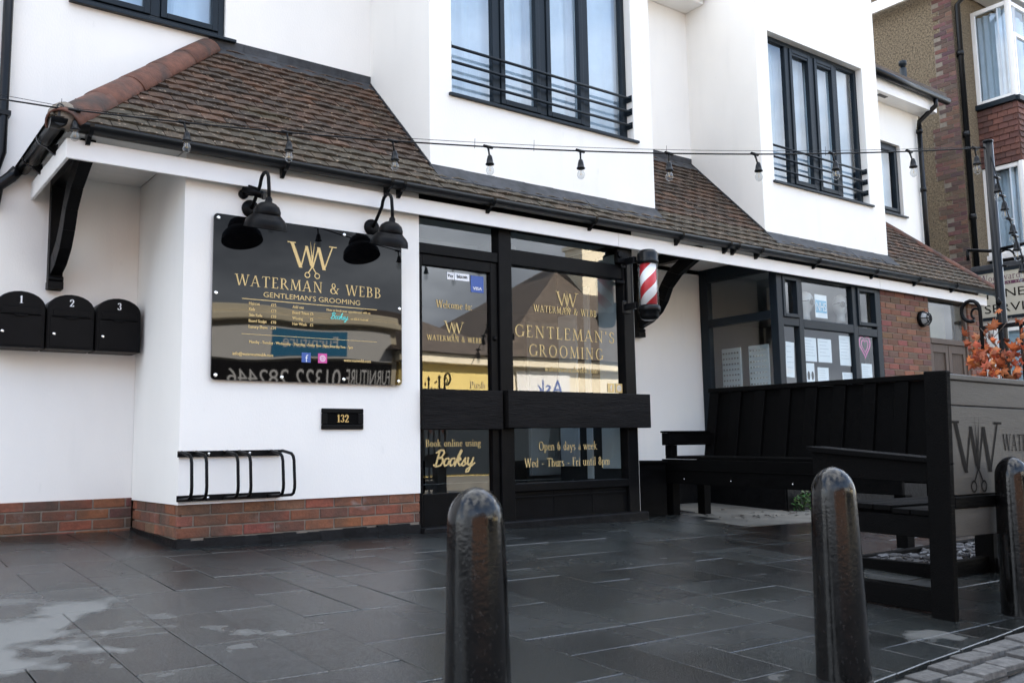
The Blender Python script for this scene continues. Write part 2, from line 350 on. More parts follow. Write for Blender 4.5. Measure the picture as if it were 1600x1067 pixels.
# ------------------------------------------------------------------ lettering
def seg(x0, y0, x1, y1, w):
    if abs(y1-y0) >= abs(x1-x0)*.6: h = w/2; return [(x0-h, y0), (x0+h, y0), (x1+h, y1), (x1-h, y1)]
    h = w/2; return [(x0, y0-h), (x1, y1-h), (x1, y1+h), (x0, y0+h)]
def ring(cx, cy, rx, ry, a0, a1, wt, wn, n=14):
    o = []
    for k in range(n):
        A, B = R(a0+(a1-a0)*k/n), R(a0+(a1-a0)*(k+1)/n)
        o.append([(cx+rx*math.cos(A), cy+ry*math.sin(A)), (cx+rx*math.cos(B), cy+ry*math.sin(B)),
                  (cx+(rx-wt)*math.cos(B), cy+(ry-wn)*math.sin(B)), (cx+(rx-wt)*math.cos(A), cy+(ry-wn)*math.sin(A))])
    return o
def sf(x, y, l=.26): h = .045; y0 = y if y < .2 else y-h; return [(x-l/2, y0), (x+l/2, y0), (x+l/2, y0+h), (x-l/2, y0+h)]
T, t_ = .12, .055
def glyph(c):
    """a roman letter as (advance, polygons); cap height 1, x height .62"""
    X = .62
    G = {
    'A': (.80, [seg(.08, 0, .38, 1, t_), seg(.68, 0, .40, 1, T), seg(.18, .33, .58, .33, .05), sf(.08, 0), sf(.68, 0)]),
    'B': (.66, [seg(.14, 0, .14, 1, T), *ring(.28, .75, .26, .25, -90, 90, T, .05), *ring(.28, .27, .32, .27, -90, 90, T, .05), seg(.1, .025, .3, .025, .05), seg(.1, .515, .3, .515, .05), seg(.1, .975, .3, .975, .05), sf(.14, 0), sf(.14, 1)]),
    'C': (.78, [*ring(.46, .5, .40, .51, 50, 310, T, .05, 18), seg(.72, .7, .72, .95, .05)]),
    'E': (.60, [seg(.14, 0, .14, 1, T), seg(.1, .025, .52, .025, .05), seg(.1, .52, .42, .52, .05), seg(.1, .975, .5, .975, .05), seg(.52, 0, .52, .2, .05), seg(.5, .8, .5, 1, .05), sf(.14, 0), sf(.14, 1)]),
    'F': (.57, [seg(.14, 0, .14, 1, T), seg(.1, .52, .42, .52, .05), seg(.1, .975, .5, .975, .05), seg(.5, .8, .5, 1, .05), sf(.14, 0, .3), sf(.14, 1)]),
    'G': (.86, [*ring(.46, .5, .40, .51, 48, 325, T, .05, 18), seg(.74, .7, .74, .95, .05), seg(.76, .08, .76, .42, T), sf(.76, .42, .24)]),
    'H': (.84, [seg(.16, 0, .16, 1, T), seg(.68, 0, .68, 1, T), seg(.16, .52, .68, .52, .05), sf(.16, 0, .28), sf(.68, 0, .28), sf(.16, 1, .28), sf(.68, 1, .28)]),
    'I': (.34, [seg(.17, 0, .17, 1, T), sf(.17, 0, .28), sf(.17, 1, .28)]),
    'K': (.76, [seg(.16, 0, .16, 1, T), seg(.2, .45, .62, 1, t_), seg(.68, 0, .3, .58, T), sf(.16, 0, .28), sf(.16, 1, .28), sf(.68, 0, .2)]),
    'L': (.58, [seg(.14, 0, .14, 1, T), seg(.1, .025, .52, .025, .05), seg(.52, 0, .52, .22, .05), sf(.14, 0), sf(.14, 1, .3)]),
    'M': (.98, [seg(.12, 0, .18, 1, t_), seg(.2, 1, .5, .05, T), seg(.78, 1, .5, .05, t_), seg(.86, 0, .8, 1, T), sf(.12, 0, .24), sf(.86, 0, .28), sf(.16, 1, .2), sf(.82, 1, .2)]),
    'N': (.88, [seg(.16, 0, .16, 1, t_), seg(.18, 1, .72, 0, T), seg(.72, 0, .72, 1, t_), sf(.16, 0, .24), sf(.72, 1, .24), sf(.14, 1, .2)]),
    'O': (.92, [*ring(.46, .5, .40, .51, 0, 360, T, .05, 24)]),
    'P': (.62, [seg(.14, 0, .14, 1, T), *ring(.28, .72, .28, .28, -90, 90, T, .05), seg(.1, .975, .3, .975, .05), seg(.1, .465, .3, .465, .05), sf(.14, 0, .3), sf(.14, 1)]),
    'R': (.74, [seg(.14, 0, .14, 1, T), *ring(.28, .74, .26, .26, -90, 90, T, .05), seg(.1, .975, .3, .975, .05), seg(.1, .505, .3, .505, .05), seg(.68, 0, .34, .5, T), sf(.14, 0, .3), sf(.14, 1), sf(.70, 0, .14)]),
    'S': (.58, [*ring(.29, .745, .22, .255, 30, 255, T, .05), *ring(.29, .265, .24, .275, -150, 90, T, .05), seg(.2, .58, .38, .45, .12), seg(.5, .72, .5, .93, .045), seg(.06, .08, .06, .3, .045)]),
    'T': (.72, [seg(.36, 0, .36, 1, T), seg(.04, .975, .68, .975, .05), seg(.05, .8, .05, 1, .045), seg(.67, .8, .67, 1, .045), sf(.36, 0, .3)]),
    'U': (.84, [seg(.16, .3, .16, 1, T), seg(.68, .3, .68, 1, t_), *ring(.41, .32, .31, .33, 180, 360, .09, .06), sf(.16, 1, .28), sf(.68, 1, .24)]),
    'V': (.78, [seg(.08, 1, .4, 0, T), seg(.70, 1, .4, 0, t_), sf(.08, 1), sf(.7, 1, .22)]),
    'W': (1.12, [seg(.08, 1, .32, 0, T), seg(.56, 1, .34, 0, t_), seg(.56, 1, .80, 0, T), seg(1.04, 1, .82, 0, t_), sf(.08, 1), sf(1.04, 1, .22), sf(.56, 1, .2)]),
    '&': (.86, [*ring(.36, .77, .19, .24, 0, 360, .09, .05, 18), *ring(.34, .28, .30, .29, 90, 345, T, .05), seg(.72, 0, .24, .70, T), seg(.62, .22, .78, .52, .05), sf(.78, .56, .2)]),
    "'": (.24, [seg(.12, .72, .12, 1, .09)]), ' ': (.40, []),
    '-': (.5, [seg(.1, .33, .4, .33, .06)]), ':': (.26, [seg(.13, 0, .13, .12, .12), seg(.13, .5, .13, .62, .12)]), '.': (.26, [seg(.13, 0, .13, .12, .12)]),
    'a': (.50, [seg(.36, 0, .36, .45, .1), *ring(.24, .44, .17, .19, 0, 150, .09, .05), *ring(.22, .18, .18, .19, 70, 360, .09, .05), sf(.42, 0, .12)]),
    'b': (.58, [seg(.12, 0, .12, 1, .1), *ring(.28, .31, .25, .32, -130, 130, .1, .05), sf(.08, 1, .14)]),
    'c': (.48, [*ring(.28, .31, .23, .32, 45, 315, .1, .05)]),
    'd': (.60, [seg(.46, 0, .46, 1, .1), *ring(.30, .31, .25, .32, 50, 310, .1, .05), sf(.42, 1, .14), sf(.52, 0, .12)]),
    'e': (.50, [*ring(.27, .31, .23, .32, 10, 320, .1, .05), seg(.08, .36, .48, .36, .045)]),
    'f': (.34, [seg(.14, 0, .14, .8, .1), *ring(.27, .78, .18, .22, 40, 180, .1, .06), seg(.02, .6, .3, .6, .045), sf(.14, 0, .24)]),
    'g': (.54, [*ring(.25, .40, .20, .23, 0, 360, .09, .05), *ring(.26, -.12, .24, .17, 0, 360, .08, .05), seg(.4, .58, .52, .6, .05), seg(.12, .2, .16, .04, .07)]),
    'h': (.62, [seg(.12, 0, .12, 1, .1), *ring(.30, .38, .23, .25, 0, 150, .1, .06), seg(.48, 0, .48, .4, .1), sf(.12, 0, .22), sf(.48, 0, .22), sf(.08, 1, .14)]),
    'i': (.30, [seg(.15, 0, .15, .62, .1), seg(.15, .78, .15, .9, .11), sf(.15, 0, .24), sf(.11, .62, .14)]),
    'k': (.58, [seg(.12, 0, .12, 1, .1), seg(.16, .28, .44, .6, .05), seg(.5, 0, .24, .4, .1), sf(.12, 0, .22), sf(.52, 0, .16), sf(.44, .62, .16)]),
    'l': (.28, [seg(.14, 0, .14, 1, .1), sf(.14, 0, .24), sf(.1, 1, .14)]),
    'm': (.92, [seg(.12, 0, .12, .62, .1), *ring(.29, .38, .21, .25, 0, 150, .1, .06), seg(.45, 0, .45, .4, .1), *ring(.62, .38, .21, .25, 0, 150, .1, .06), seg(.78, 0, .78, .4, .1), sf(.12, 0, .2), sf(.45, 0, .2), sf(.78, 0, .2), sf(.08, .62, .14)]),
    'n': (.62, [seg(.12, 0, .12, .62, .1), *ring(.30, .38, .23, .25, 0, 150, .1, .06), seg(.48, 0, .48, .4, .1), sf(.12, 0, .22), sf(.48, 0, .22), sf(.08, .62, .14)]),
    'o': (.56, [*ring(.28, .31, .24, .32, 0, 360, .1, .05, 18)]),
    'p': (.60, [seg(.12, -.3, .12, .62, .1), *ring(.30, .31, .25, .32, -130, 130, .1, .05), sf(.08, .62, .14), [(.0, -.3), (.24, -.3), (.24, -.255), (.0, -.255)]]),
    'r': (.44, [seg(.12, 0, .12, .62, .1), *ring(.30, .42, .2, .2, 40, 150, .1, .08), sf(.12, 0, .24), sf(.08, .62, .14)]),
    's': (.42, [*ring(.21, .465, .15, .165, 30, 255, .09, .05), *ring(.21, .165, .16, .175, -150, 90, .09, .05), seg(.14, .37, .28, .27, .09)]),
    't': (.36, [seg(.16, .1, .16, .82, .1), *ring(.27, .14, .16, .15, 180, 300, .1, .06), seg(.03, .6, .33, .6, .045)]),
    'u': (.62, [seg(.12, .2, .12, .62, .1), seg(.48, 0, .48, .62, .1), *ring(.29, .24, .22, .25, 180, 330, .09, .06), sf(.08, .62, .14), sf(.44, .62, .14), sf(.52, 0, .12)]),
    'w': (.82, [seg(.08, .62, .24, 0, .1), seg(.40, .62, .26, 0, .05), seg(.40, .62, .56, 0, .1), seg(.74, .62, .58, 0, .05), sf(.08, .62, .2), sf(.74, .62, .16)]),
    'y': (.58, [seg(.08, .62, .3, 0, .1), seg(.52, .62, .2, -.3, .05), sf(.08, .62, .2), sf(.5, .62, .18), seg(.12, -.26, .2, -.26, .08)]),
    '1': (.44, [seg(.22, 0, .22, 1, .15), sf(.22, 0, .36), seg(.07, .80, .22, .93, .09)]),
    '2': (.60, [*ring(.30, .72, .25, .28, -20, 190, .14, .07), seg(.12, .06, .5, .62, .13), seg(.06, .05, .54, .05, .10), seg(.52, 0, .52, .2, .06)]),
    '3': (.58, [*ring(.28, .74, .23, .26, -90, 170, .13, .06), *ring(.27, .27, .26, .27, -170, 90, .14, .06)]),
    '6': (.60, [*ring(.3, .32, .25, .32, 0, 360, .12, .05, 18), *ring(.46, .38, .41, .62, 100, 185, .12, .06)]),
    '8': (.58, [*ring(.29, .75, .21, .25, 0, 360, .11, .05, 18), *ring(.29, .27, .25, .27, 0, 360, .12, .05, 18)]),
    }
    if c in G: return G[c]
    raise KeyError(c)
def serif_text(s, track=.06):
    x = 0; P = []
    for c in s:
        w, ps = glyph(c); P += [[(px+x, py) for px, py in p] for p in ps]; x += w+track
    return P, x-track
def sans_text(s):
    cu = bpy.data.curves.new('lettering', 'FONT'); cu.body = s; cu.size = 1.0; cu.resolution_u = 3
    o = bpy.data.objects.new('lettering', cu); COL.objects.link(o)
    dg = bpy.context.evaluated_depsgraph_get(); me = o.evaluated_get(dg).to_mesh()
    P = [[(me.vertices[i].co.x/.70, me.vertices[i].co.y/.70) for i in p.vertices] for p in me.polygons]
    o.evaluated_get(dg).to_mesh_clear(); bpy.data.objects.remove(o); bpy.data.curves.remove(cu)
    xs = [a for p in P for a, _ in p]; x0 = min(xs)
    return [[(a-x0, b) for a, b in p] for p in P], max(xs)-x0
def script_text():
    """the flowing signature word Booksy: round-ended strokes leaning right; cap height 1"""
    L = [[(.10,.0),(.14,.5),(.20,1.0)], [(.02,.86),(.2,1.02),(.42,1.0),(.48,.82),(.36,.6),(.18,.52)], [(.18,.52),(.42,.52),(.50,.3),(.38,.06),(.14,.0),(-.02,.1)],
         [(.78,.5),(.62,.46),(.56,.22),(.66,.02),(.82,.12),(.86,.36),(.78,.5)], [(.86,.36),(.98,.4)],
         [(1.14,.5),(.98,.46),(.92,.22),(1.02,.02),(1.18,.12),(1.22,.36),(1.14,.5)], [(1.22,.36),(1.32,.3)],
         [(1.26,.0),(1.36,.6),(1.48,1.0),(1.54,.95),(1.44,.62),(1.32,.25)], [(1.34,.26),(1.52,.5),(1.56,.4),(1.4,.28),(1.56,.02),(1.66,.1)],
         [(1.66,.1),(1.84,.5),(1.84,.3),(1.92,.12),(1.8,.0),(1.68,.06)], [(1.92,.1),(2.02,.2)],
         [(2.02,.5),(2.02,.15),(2.12,.04),(2.26,.2),(2.34,.5)], [(2.34,.5),(2.26,.0),(2.16,-.36),(2.02,-.4),(2.02,-.24),(2.30,-.02),(2.46,.16)]]
    P = []
    for l in L:
        for (a, b), (c, d) in zip(l, l[1:]):
            n = Vector((-(d-b), c-a)); n = n.normalized()*.055; P.append([(a+n.x, b+n.y), (a-n.x, b-n.y), (c-n.x, d-n.y), (c+n.x, d+n.y)])
        for a, b in l: P.append([(a+.056*math.cos(k*math.pi/4), b+.056*math.sin(k*math.pi/4)) for k in range(8)])
    return [[(a+.18*b, b) for a, b in p] for p in P], 2.5
def logo():
    """crossed scissors standing in for the inner strokes of a double W; width 1"""
    P = [seg(-.44, 0, -.245, -.5, .075), seg(-.245, -.5, -.13, -.05, .03), seg(-.13, -.05, -.02, -.44, .06),
         seg(.13, -.05, .02, -.44, .03), seg(.13, -.05, .255, -.5, .07), seg(.255, -.5, .44, 0, .03),
         [(-.53, 0), (-.36, 0), (-.36, -.022), (-.53, -.022)], [(.36, 0), (.53, 0), (.53, -.022), (.36, -.022)],
         [(-.05, .06), (.035, -.46), (-.005, -.48)], [(.05, .06), (.005, -.48), (-.035, -.46)], seg(0, -.46, -.08, -.58, .028), seg(0, -.46, .08, -.58, .028)]
    P += ring(-.105, -.635, .062, .062, 0, 360, .02, .02) + ring(.105, -.635, .062, .062, 0, 360, .02, .02)
    return [[(a+.5, b) for a, b in p] for p in P], 1.0
def letter(parent, name, polys, width, o, U, V, N, size=None, fit=None, align='l', m=None, off=.002):
    """lays flat lettering on a surface; size = cap height, fit = whole width"""
    if fit and not size: size = fit/width
    sx = (fit/width) if fit else size
    if size < .08 and name not in ('scissors_logo', 'social_icon') and not (name == 'sign_lettering' and size > .03): polys = [[(px+e/sx*.0012, py) for px, py in p] for p in polys for e in (-1, 1)]
    dx = {'l': 0, 'c': -width*sx/2, 'r': -width*sx}[align]
    o, U, V, N = Vector(o), Vector(U), Vector(V), Vector(N); b = MB()
    for k, p in enumerate(polys): b.poly([o+U*(dx+x*sx)+V*(y*size)+N*(off+.00012*(k % 9)) for x, y in p])
    return b.build(name, m or M['goldwin' if parent.name.split('.')[0] in ('shop_door', 'shopfront_frame') else 'gold'], parent, normals=False)
UX, UZ, NF = (1, 0, 0), (0, 0, 1), (0, -1, 0)

# ------------------------------------------------------------------ bricks
BRK = [(.19, .062, .034), (.22, .072, .036), (.155, .055, .033), (.23, .082, .042), (.13, .055, .036), (.18, .075, .042)]
BRB = [(.165, .072, .046), (.19, .08, .05), (.15, .072, .05), (.20, .085, .05), (.13, .06, .042)]
BRD = [(.115, .062, .048), (.095, .052, .042), (.135, .07, .052), (.075, .045, .04)]
def bricks(b, o, U, N, w, h, cols, bl=.225, bh=.075, j=.011, depth=.03, keep=None, phase=0):
    o, U, N = Vector(o), Vector(U), Vector(N); Z = Vector((0, 0, 1)); rows = int(round(h/bh))
    hh = h/max(1, rows)
    for r in range(rows):
        x = -(bl/2 if (r+phase) % 2 else 0)
        while x < w:
            a, c = max(0, x), min(w, x+bl-j)
            if c-a > .03 and (keep is None or keep((a+c)/2, r)):
                b.cur = tuple(k*random.uniform(.82, 1.15) for k in random.choice(cols)); e = random.uniform(0, .003)
                p = [o+U*a+Z*(r*hh+j), o+U*c+Z*(r*hh+j), o+U*c+Z*((r+1)*hh), o+U*a+Z*((r+1)*hh)]
                b.hexa([q-N*depth for q in p], [q+N*e for q in p])
            x += bl
    b.cur = (1, 1, 1)

# ------------------------------------------------------------------ ground
def ground():
    b = MB(); xs = [-60, -25, -8, 0, 8, 16, 25, 60]; ys = [-60, -30, -14, -4.6, 0, 1.2, 10, 60]
    for i in range(len(xs)-1):
        for j in range(len(ys)-1):
            b.poly([(x, y, gz(x, y)-.12) for x, y in ((xs[i], ys[j]), (xs[i+1], ys[j]), (xs[i+1], ys[j+1]), (xs[i], ys[j+1]))])
    kind(b.build('ground', M['asphalt']), 'structure')
    edge = lambda x: -4.36+.10*max(-6, min(x, 6))
    b = MB(); b.box  # road
    xs = [-60, -25, -8, -3, 0, 1, 2, 3, 6, 10, 16, 25, 60]
    for x0, x1 in zip(xs, xs[1:]):
        ys0, ys1 = edge(x0)-.2, edge(x1)-.2
        b.poly([(x0, -13.5, gz(x0, -5)-.03), (x1, -13.5, gz(x1, -5)-.03), (x1, ys1, gz(x1, -5)-.03+.0), (x0, ys0, gz(x0, -5)-.03)])
    kind(b.build('road', M['asphalt']), 'structure')
    b = MB(); b.box(-60, -18, -.5, 60, -13.5, -.20); kind(b.build('far_pavement', M['concrete']), 'structure')
    # granite setts along the kerb, one strip
    b = MB()
    x = -6.0
    while x < 12:
        w = random.uniform(.17, .26)
        for k in range(2):
            v = random.uniform(.7, 1.15); b.cur = tuple(c*v for c in (.15, .145, .138))
            y0 = edge(x)-.001-.108*k; y1 = y0-.1; x0, x1 = x+.05*k, x+w-.012+.05*k; z = random.uniform(-.004, .005)
            q = [(x0, y1), (x1, y1), (x1, y0), (x0, y0)]
            b.hexa([(px, py, gz(px, -4.5)-.1) for px, py in q], [(px+(.012 if i in (0, 3) else -.012), py+(.01 if i < 2 else -.01), gz(px, py)-.006+z+random.uniform(-.004, .004)) for i, (px, py) in enumerate(q)])
        x += w
    kind(b.build('granite_kerb_strip', M['sett'], bevel=.003), 'structure')
    b = MB()                                 # bedding between setts and slabs
    xs = [-8+.5*k for k in range(70)]
    for x0, x1 in zip(xs, xs[1:]):
        b.poly([(x0, edge(x0)-.23, gz(x0, -4.5)-.022), (x1, edge(x1)-.23, gz(x1, -4.5)-.022), (x1, 0, gz(x1, 0)-.012), (x0, 0, gz(x0, 0)-.012)])
        b.poly([(x0, 0, gz(x0, 0)-.012), (x1, 0, gz(x1, 0)-.012), (x1, 1.3, gz(x1, 1.2)-.012), (x0, 1.3, gz(x0, 1.2)-.012)])
    kind(b.build('paving_bed', M['joint']), 'structure')
    # random ashlar slabs on a .285 m grid
    g = .285; x00, y00 = -7.0+.005, -4.56; nx, ny = 72, 21; used = set(); b = MB()
    sizes = [(3, 2), (2, 3), (2, 2), (2, 1), (2, 1), (1, 2), (2, 2), (1, 2)]
    for j in range(ny):
        for i in range(nx):
            if (i, j) in used: continue
            opts = sizes[:]; random.shuffle(opts); opts += [(2, 1), (1, 2), (1, 1)]
            for w, h in opts:
                cells = [(i+a, j+c) for a in range(w) for c in range(h)]
                if any(q in used or q[0] >= nx or q[1] >= ny for q in cells): continue
                used.update(cells); break
            x0, y0, x1, y1 = x00+i*g, y00+j*g, x00+(i+w)*g, y00+(j+h)*g
            cx, cy = (x0+x1)/2, (y0+y1)/2
            if cx > 4.9 and cy > -.75-.12*(cx-4.9): continue          # concrete apron by the second shop
            j_ = .0021
            x0 += j_; y0 += j_; x1 -= j_; y1 -= j_
            q = [(x0, y0), (x1, y0), (x1, y1), (x0, y1)]
            q = [(px, max(py, edge(px)+.004)) for px, py in q]
            if q[2][1]-q[1][1] < .03: continue
            v = random.uniform(.5, 1.55); b.cur = (.018*v, .0205*v, .020*v*random.uniform(.97, 1.03))
            tz = [random.uniform(-.0022, .0022) for _ in range(4)]
            b.hexa([(px, py, gz(px, py)-.05) for px, py in q], [(px, py, gz(px, py)+tz[i2]) for i2, (px, py) in enumerate(q)])
    kind(b.build('pavement', M['slab'], bevel=.003, segs=1), 'structure')
    b = MB(); pts = [(4.6, -.74), (12.5, -1.75), (12.5, 1.3), (4.6, 1.3)]
    b.prism([(x, y, gz(x, y)-.002) for x, y in pts], (0, 0, -.05)); kind(b.build('concrete_apron', M['concrete']), 'structure')
ground()

# ------------------------------------------------------------------ the white shop building
B = thing('shop_building', 'white rendered two storey shop building with black shopfront and brown tiled lean-to roof', 'building', (3, .6, 0))
def part(b, name, m, p=None, bevel=0, **k): return b.build(name, m, p if p is not None else B, bevel, **k)
YR = 1.10                                                   # plane of the set-back wall and upper wall
def walls():
    b = MB()
    b.box(0, 0, .277, 1.84, YR-.002, 2.66)                 # sign wall block
    # set-back wall left of it and the upper wall
    b.wall((-9, YR, .293), UX, UZ, 19.0, 5.57, [(8.48, 3.74, 9.64, 5.007), (9.0, 0, 18.9, 2.32)], .08, NF)
    b.wall((4.2, YR, -.2), UX, UZ, 2.21, 2.95)              # recess between the two shopfronts
    b.wall((4.2, .0, -.2), (0, 1, 0), UZ, YR, 2.86)         # its left return
    # bays
    for x0, x1, z0, hole in ((2.0, 4.62, 2.87, (.22, .72, 2.36, 2.95)), (6.34, 8.79, 2.85, (.22, .70, 2.12, 2.47))):
        w = x1-x0
        b.wall((x0, .08, z0), UX, UZ, w, 6.7-z0, [hole], .09, NF)
        b.wall((x0, .08, z0), (0, 1, 0), UZ, 1.3, 6.7-z0); b.wall((x1, .08, z0), (0, 1, 0), UZ, 1.3, 6.7-z0)
        b.wall((x0, .08, z0), UX, (0, 1, 0), w, 1.3); b.wall((x0, .08, 6.7), UX, (0, 1, 0), w, 2.6)
    # right hand section
    b.wall((8.79, .85, 2.6), UX, UZ, 2.41, 3.10, [(1.27, 1.27, 1.83, 2.33)], .07, NF)
    b.wall((11.2, .85, 2.6), (0, 1, 0), UZ, 8, 3.10)
    b.wall((10.9, .02, -.3), (0, 1, 0), UZ, 8, 2.95)
    # ends and back
    b.wall((-9, YR, -.2), (0, 1, 0), UZ, 9, 6.1); b.wall((-9, YR+9, -.2), UX, UZ, 20.2, 6.1)
    part(b, 'wall', M['render'])
    # upper roof: two slopes and gable ends, high enough to keep the pavement in shade
    b = MB(); yA, yB, yC = .72, 5.4, YR+9.3; zA, zB = 5.93, 9.6
    b.hexa([(-9.2, yA, zA), (9.1, yA, zA), (9.1, yB, zB), (-9.2, yB, zB)], [(-9.2, yA, zA+.12), (9.1, yA, zA+.12), (9.1, yB, zB+.12), (-9.2, yB, zB+.12)])
    b.hexa([(-9.2, yC, zA), (9.1, yC, zA), (9.1, yB, zB), (-9.2, yB, zB)], [(-9.2, yC, zA+.12), (9.1, yC, zA+.12), (9.1, yB, zB+.12), (-9.2, yB, zB+.12)])
    for x in (-9, 9.0): b.poly([(x, yA, zA), (x, yC, zA), (x, yB, zB)])
    b.hexa([(8.8, .50, 5.72), (11.42, .50, 5.72), (11.42, 5.4, 8.0), (8.8, 5.4, 8.0)], [(8.8, .50, 5.80), (11.42, .50, 5.80), (11.42, 5.4, 8.1), (8.8, 5.4, 8.1)])
    b.hexa([(8.8, 10, 5.72), (11.42, 10, 5.72), (11.42, 5.4, 8.0), (8.8, 5.4, 8.0)], [(8.8, 10, 5.80), (11.42, 10, 5.80), (11.42, 5.4, 8.1), (8.8, 5.4, 8.1)])
    b.poly([(11.2, .6, 5.7), (11.2, 10, 5.7), (11.2, 5.4, 8.0)])
    part(b, 'upper_roof', M['roofb'])
    # eaves between the bays and over the right section: boxed white soffit, gutter
    b = MB(); b.box(4.625, .80, 5.86, 6.335, YR-.003, 6.02); part(b, 'eaves_box', M['upvc'], bevel=.006); b = MB(); b.box(8.795, .60, 5.50, 11.30, .847, 5.70)
    for x in (9.4, 9.75): b.box
    part(b, 'eaves_box', M['upvc'], bevel=.006)
    b = MB()
    b.box(4.63, .68, 6.03, 6.33, .80, 6.12); part(b, 'upper_gutter', M['plastic']); b = MB()
    b.tube([(8.795, .53, 5.72), (11.5, .53, 5.70)], .055, 12)
    b.tube([(11.14, .53, 5.66), (11.14, .53, 5.56), (11.10, .78, 5.38), (11.10, .79, 5.28)], .036, 10)
    b.tube([(11.10, .79, 5.30), (11.10, .79, 2.9)], .036, 10)
    for z in (5.2, 4.3, 3.35): b.tube([(11.10, .79, z), (11.10, .79, z+.06)], .046, 10)
    part(b, 'downpipe', M['plastic'])
    b = MB(); b.lathe([(.05, 5.8), (.05, 6.26)], (11.05, .95, 0), 14); b.lathe([(.035, 6.26), (.035, 6.30), (.058, 6.31), (.058, 6.37), (.02, 6.39)], (11.05, .95, 0), 14)
    part(b, 'flue', M['anth'])
    b = MB()
    for x in (9.3, 9.85): b.box(x, .66, 5.494, x+.22, .72, 5.4985)
    part(b, 'soffit_vent', M['plastic'])
walls()

def plinth():
    b = MB(); bricks(b, (0, .012, .05), UX, NF, 1.84, .226, BRK)
    bricks(b, (.012, YR, .05), (0, -1, 0), (-1, 0, 0), YR-.012, .226, BRK, phase=1)
    bricks(b, (-4.2, YR-.01, -.005), UX, NF, 4.2, .298, BRK, bh=.0745)
    part(b, 'brick_plinth', M['brick'], bevel=.003, segs=1)
    b = MB(); b.box(.03, .018, -.15, 1.838, .06, .276); b.box(.02, .03, -.15, .05, YR-.03, .276); b.box(-9, YR-.004, -.2, -.0, YR+.05, .292)
    part(b, 'mortar_bed', M['mortar'])
    b = MB()
    xs = [0+.092*k for k in range(21)]
    for x0, x1 in zip(xs, xs[1:]):
        a, c = .048+random.uniform(-.008, .008), .02+random.uniform(-.01, .012)
        b.hexa([(x0-.006, -c-.012, -.2), (x1-.006, -c-.012, -.2), (x1-.006, .03, -.2), (x0-.006, .03, -.2)], [(x0-.006, -.008, a), (x1-.006, -.008, a), (x1-.006, .03, a), (x0-.006, .03, a)])
    b.hexa([(-.03, -.02, -.2), (.02, -.02, -.2), (.02, YR-.01, -.2), (-.03, YR-.01, -.2)], [(-.008, -.006, .045), (.02, -.006, .045), (.02, YR-.01, .075), (-.006, YR-.01, .075)])
    part(b, 'painted_base', M['tar'])
plinth()

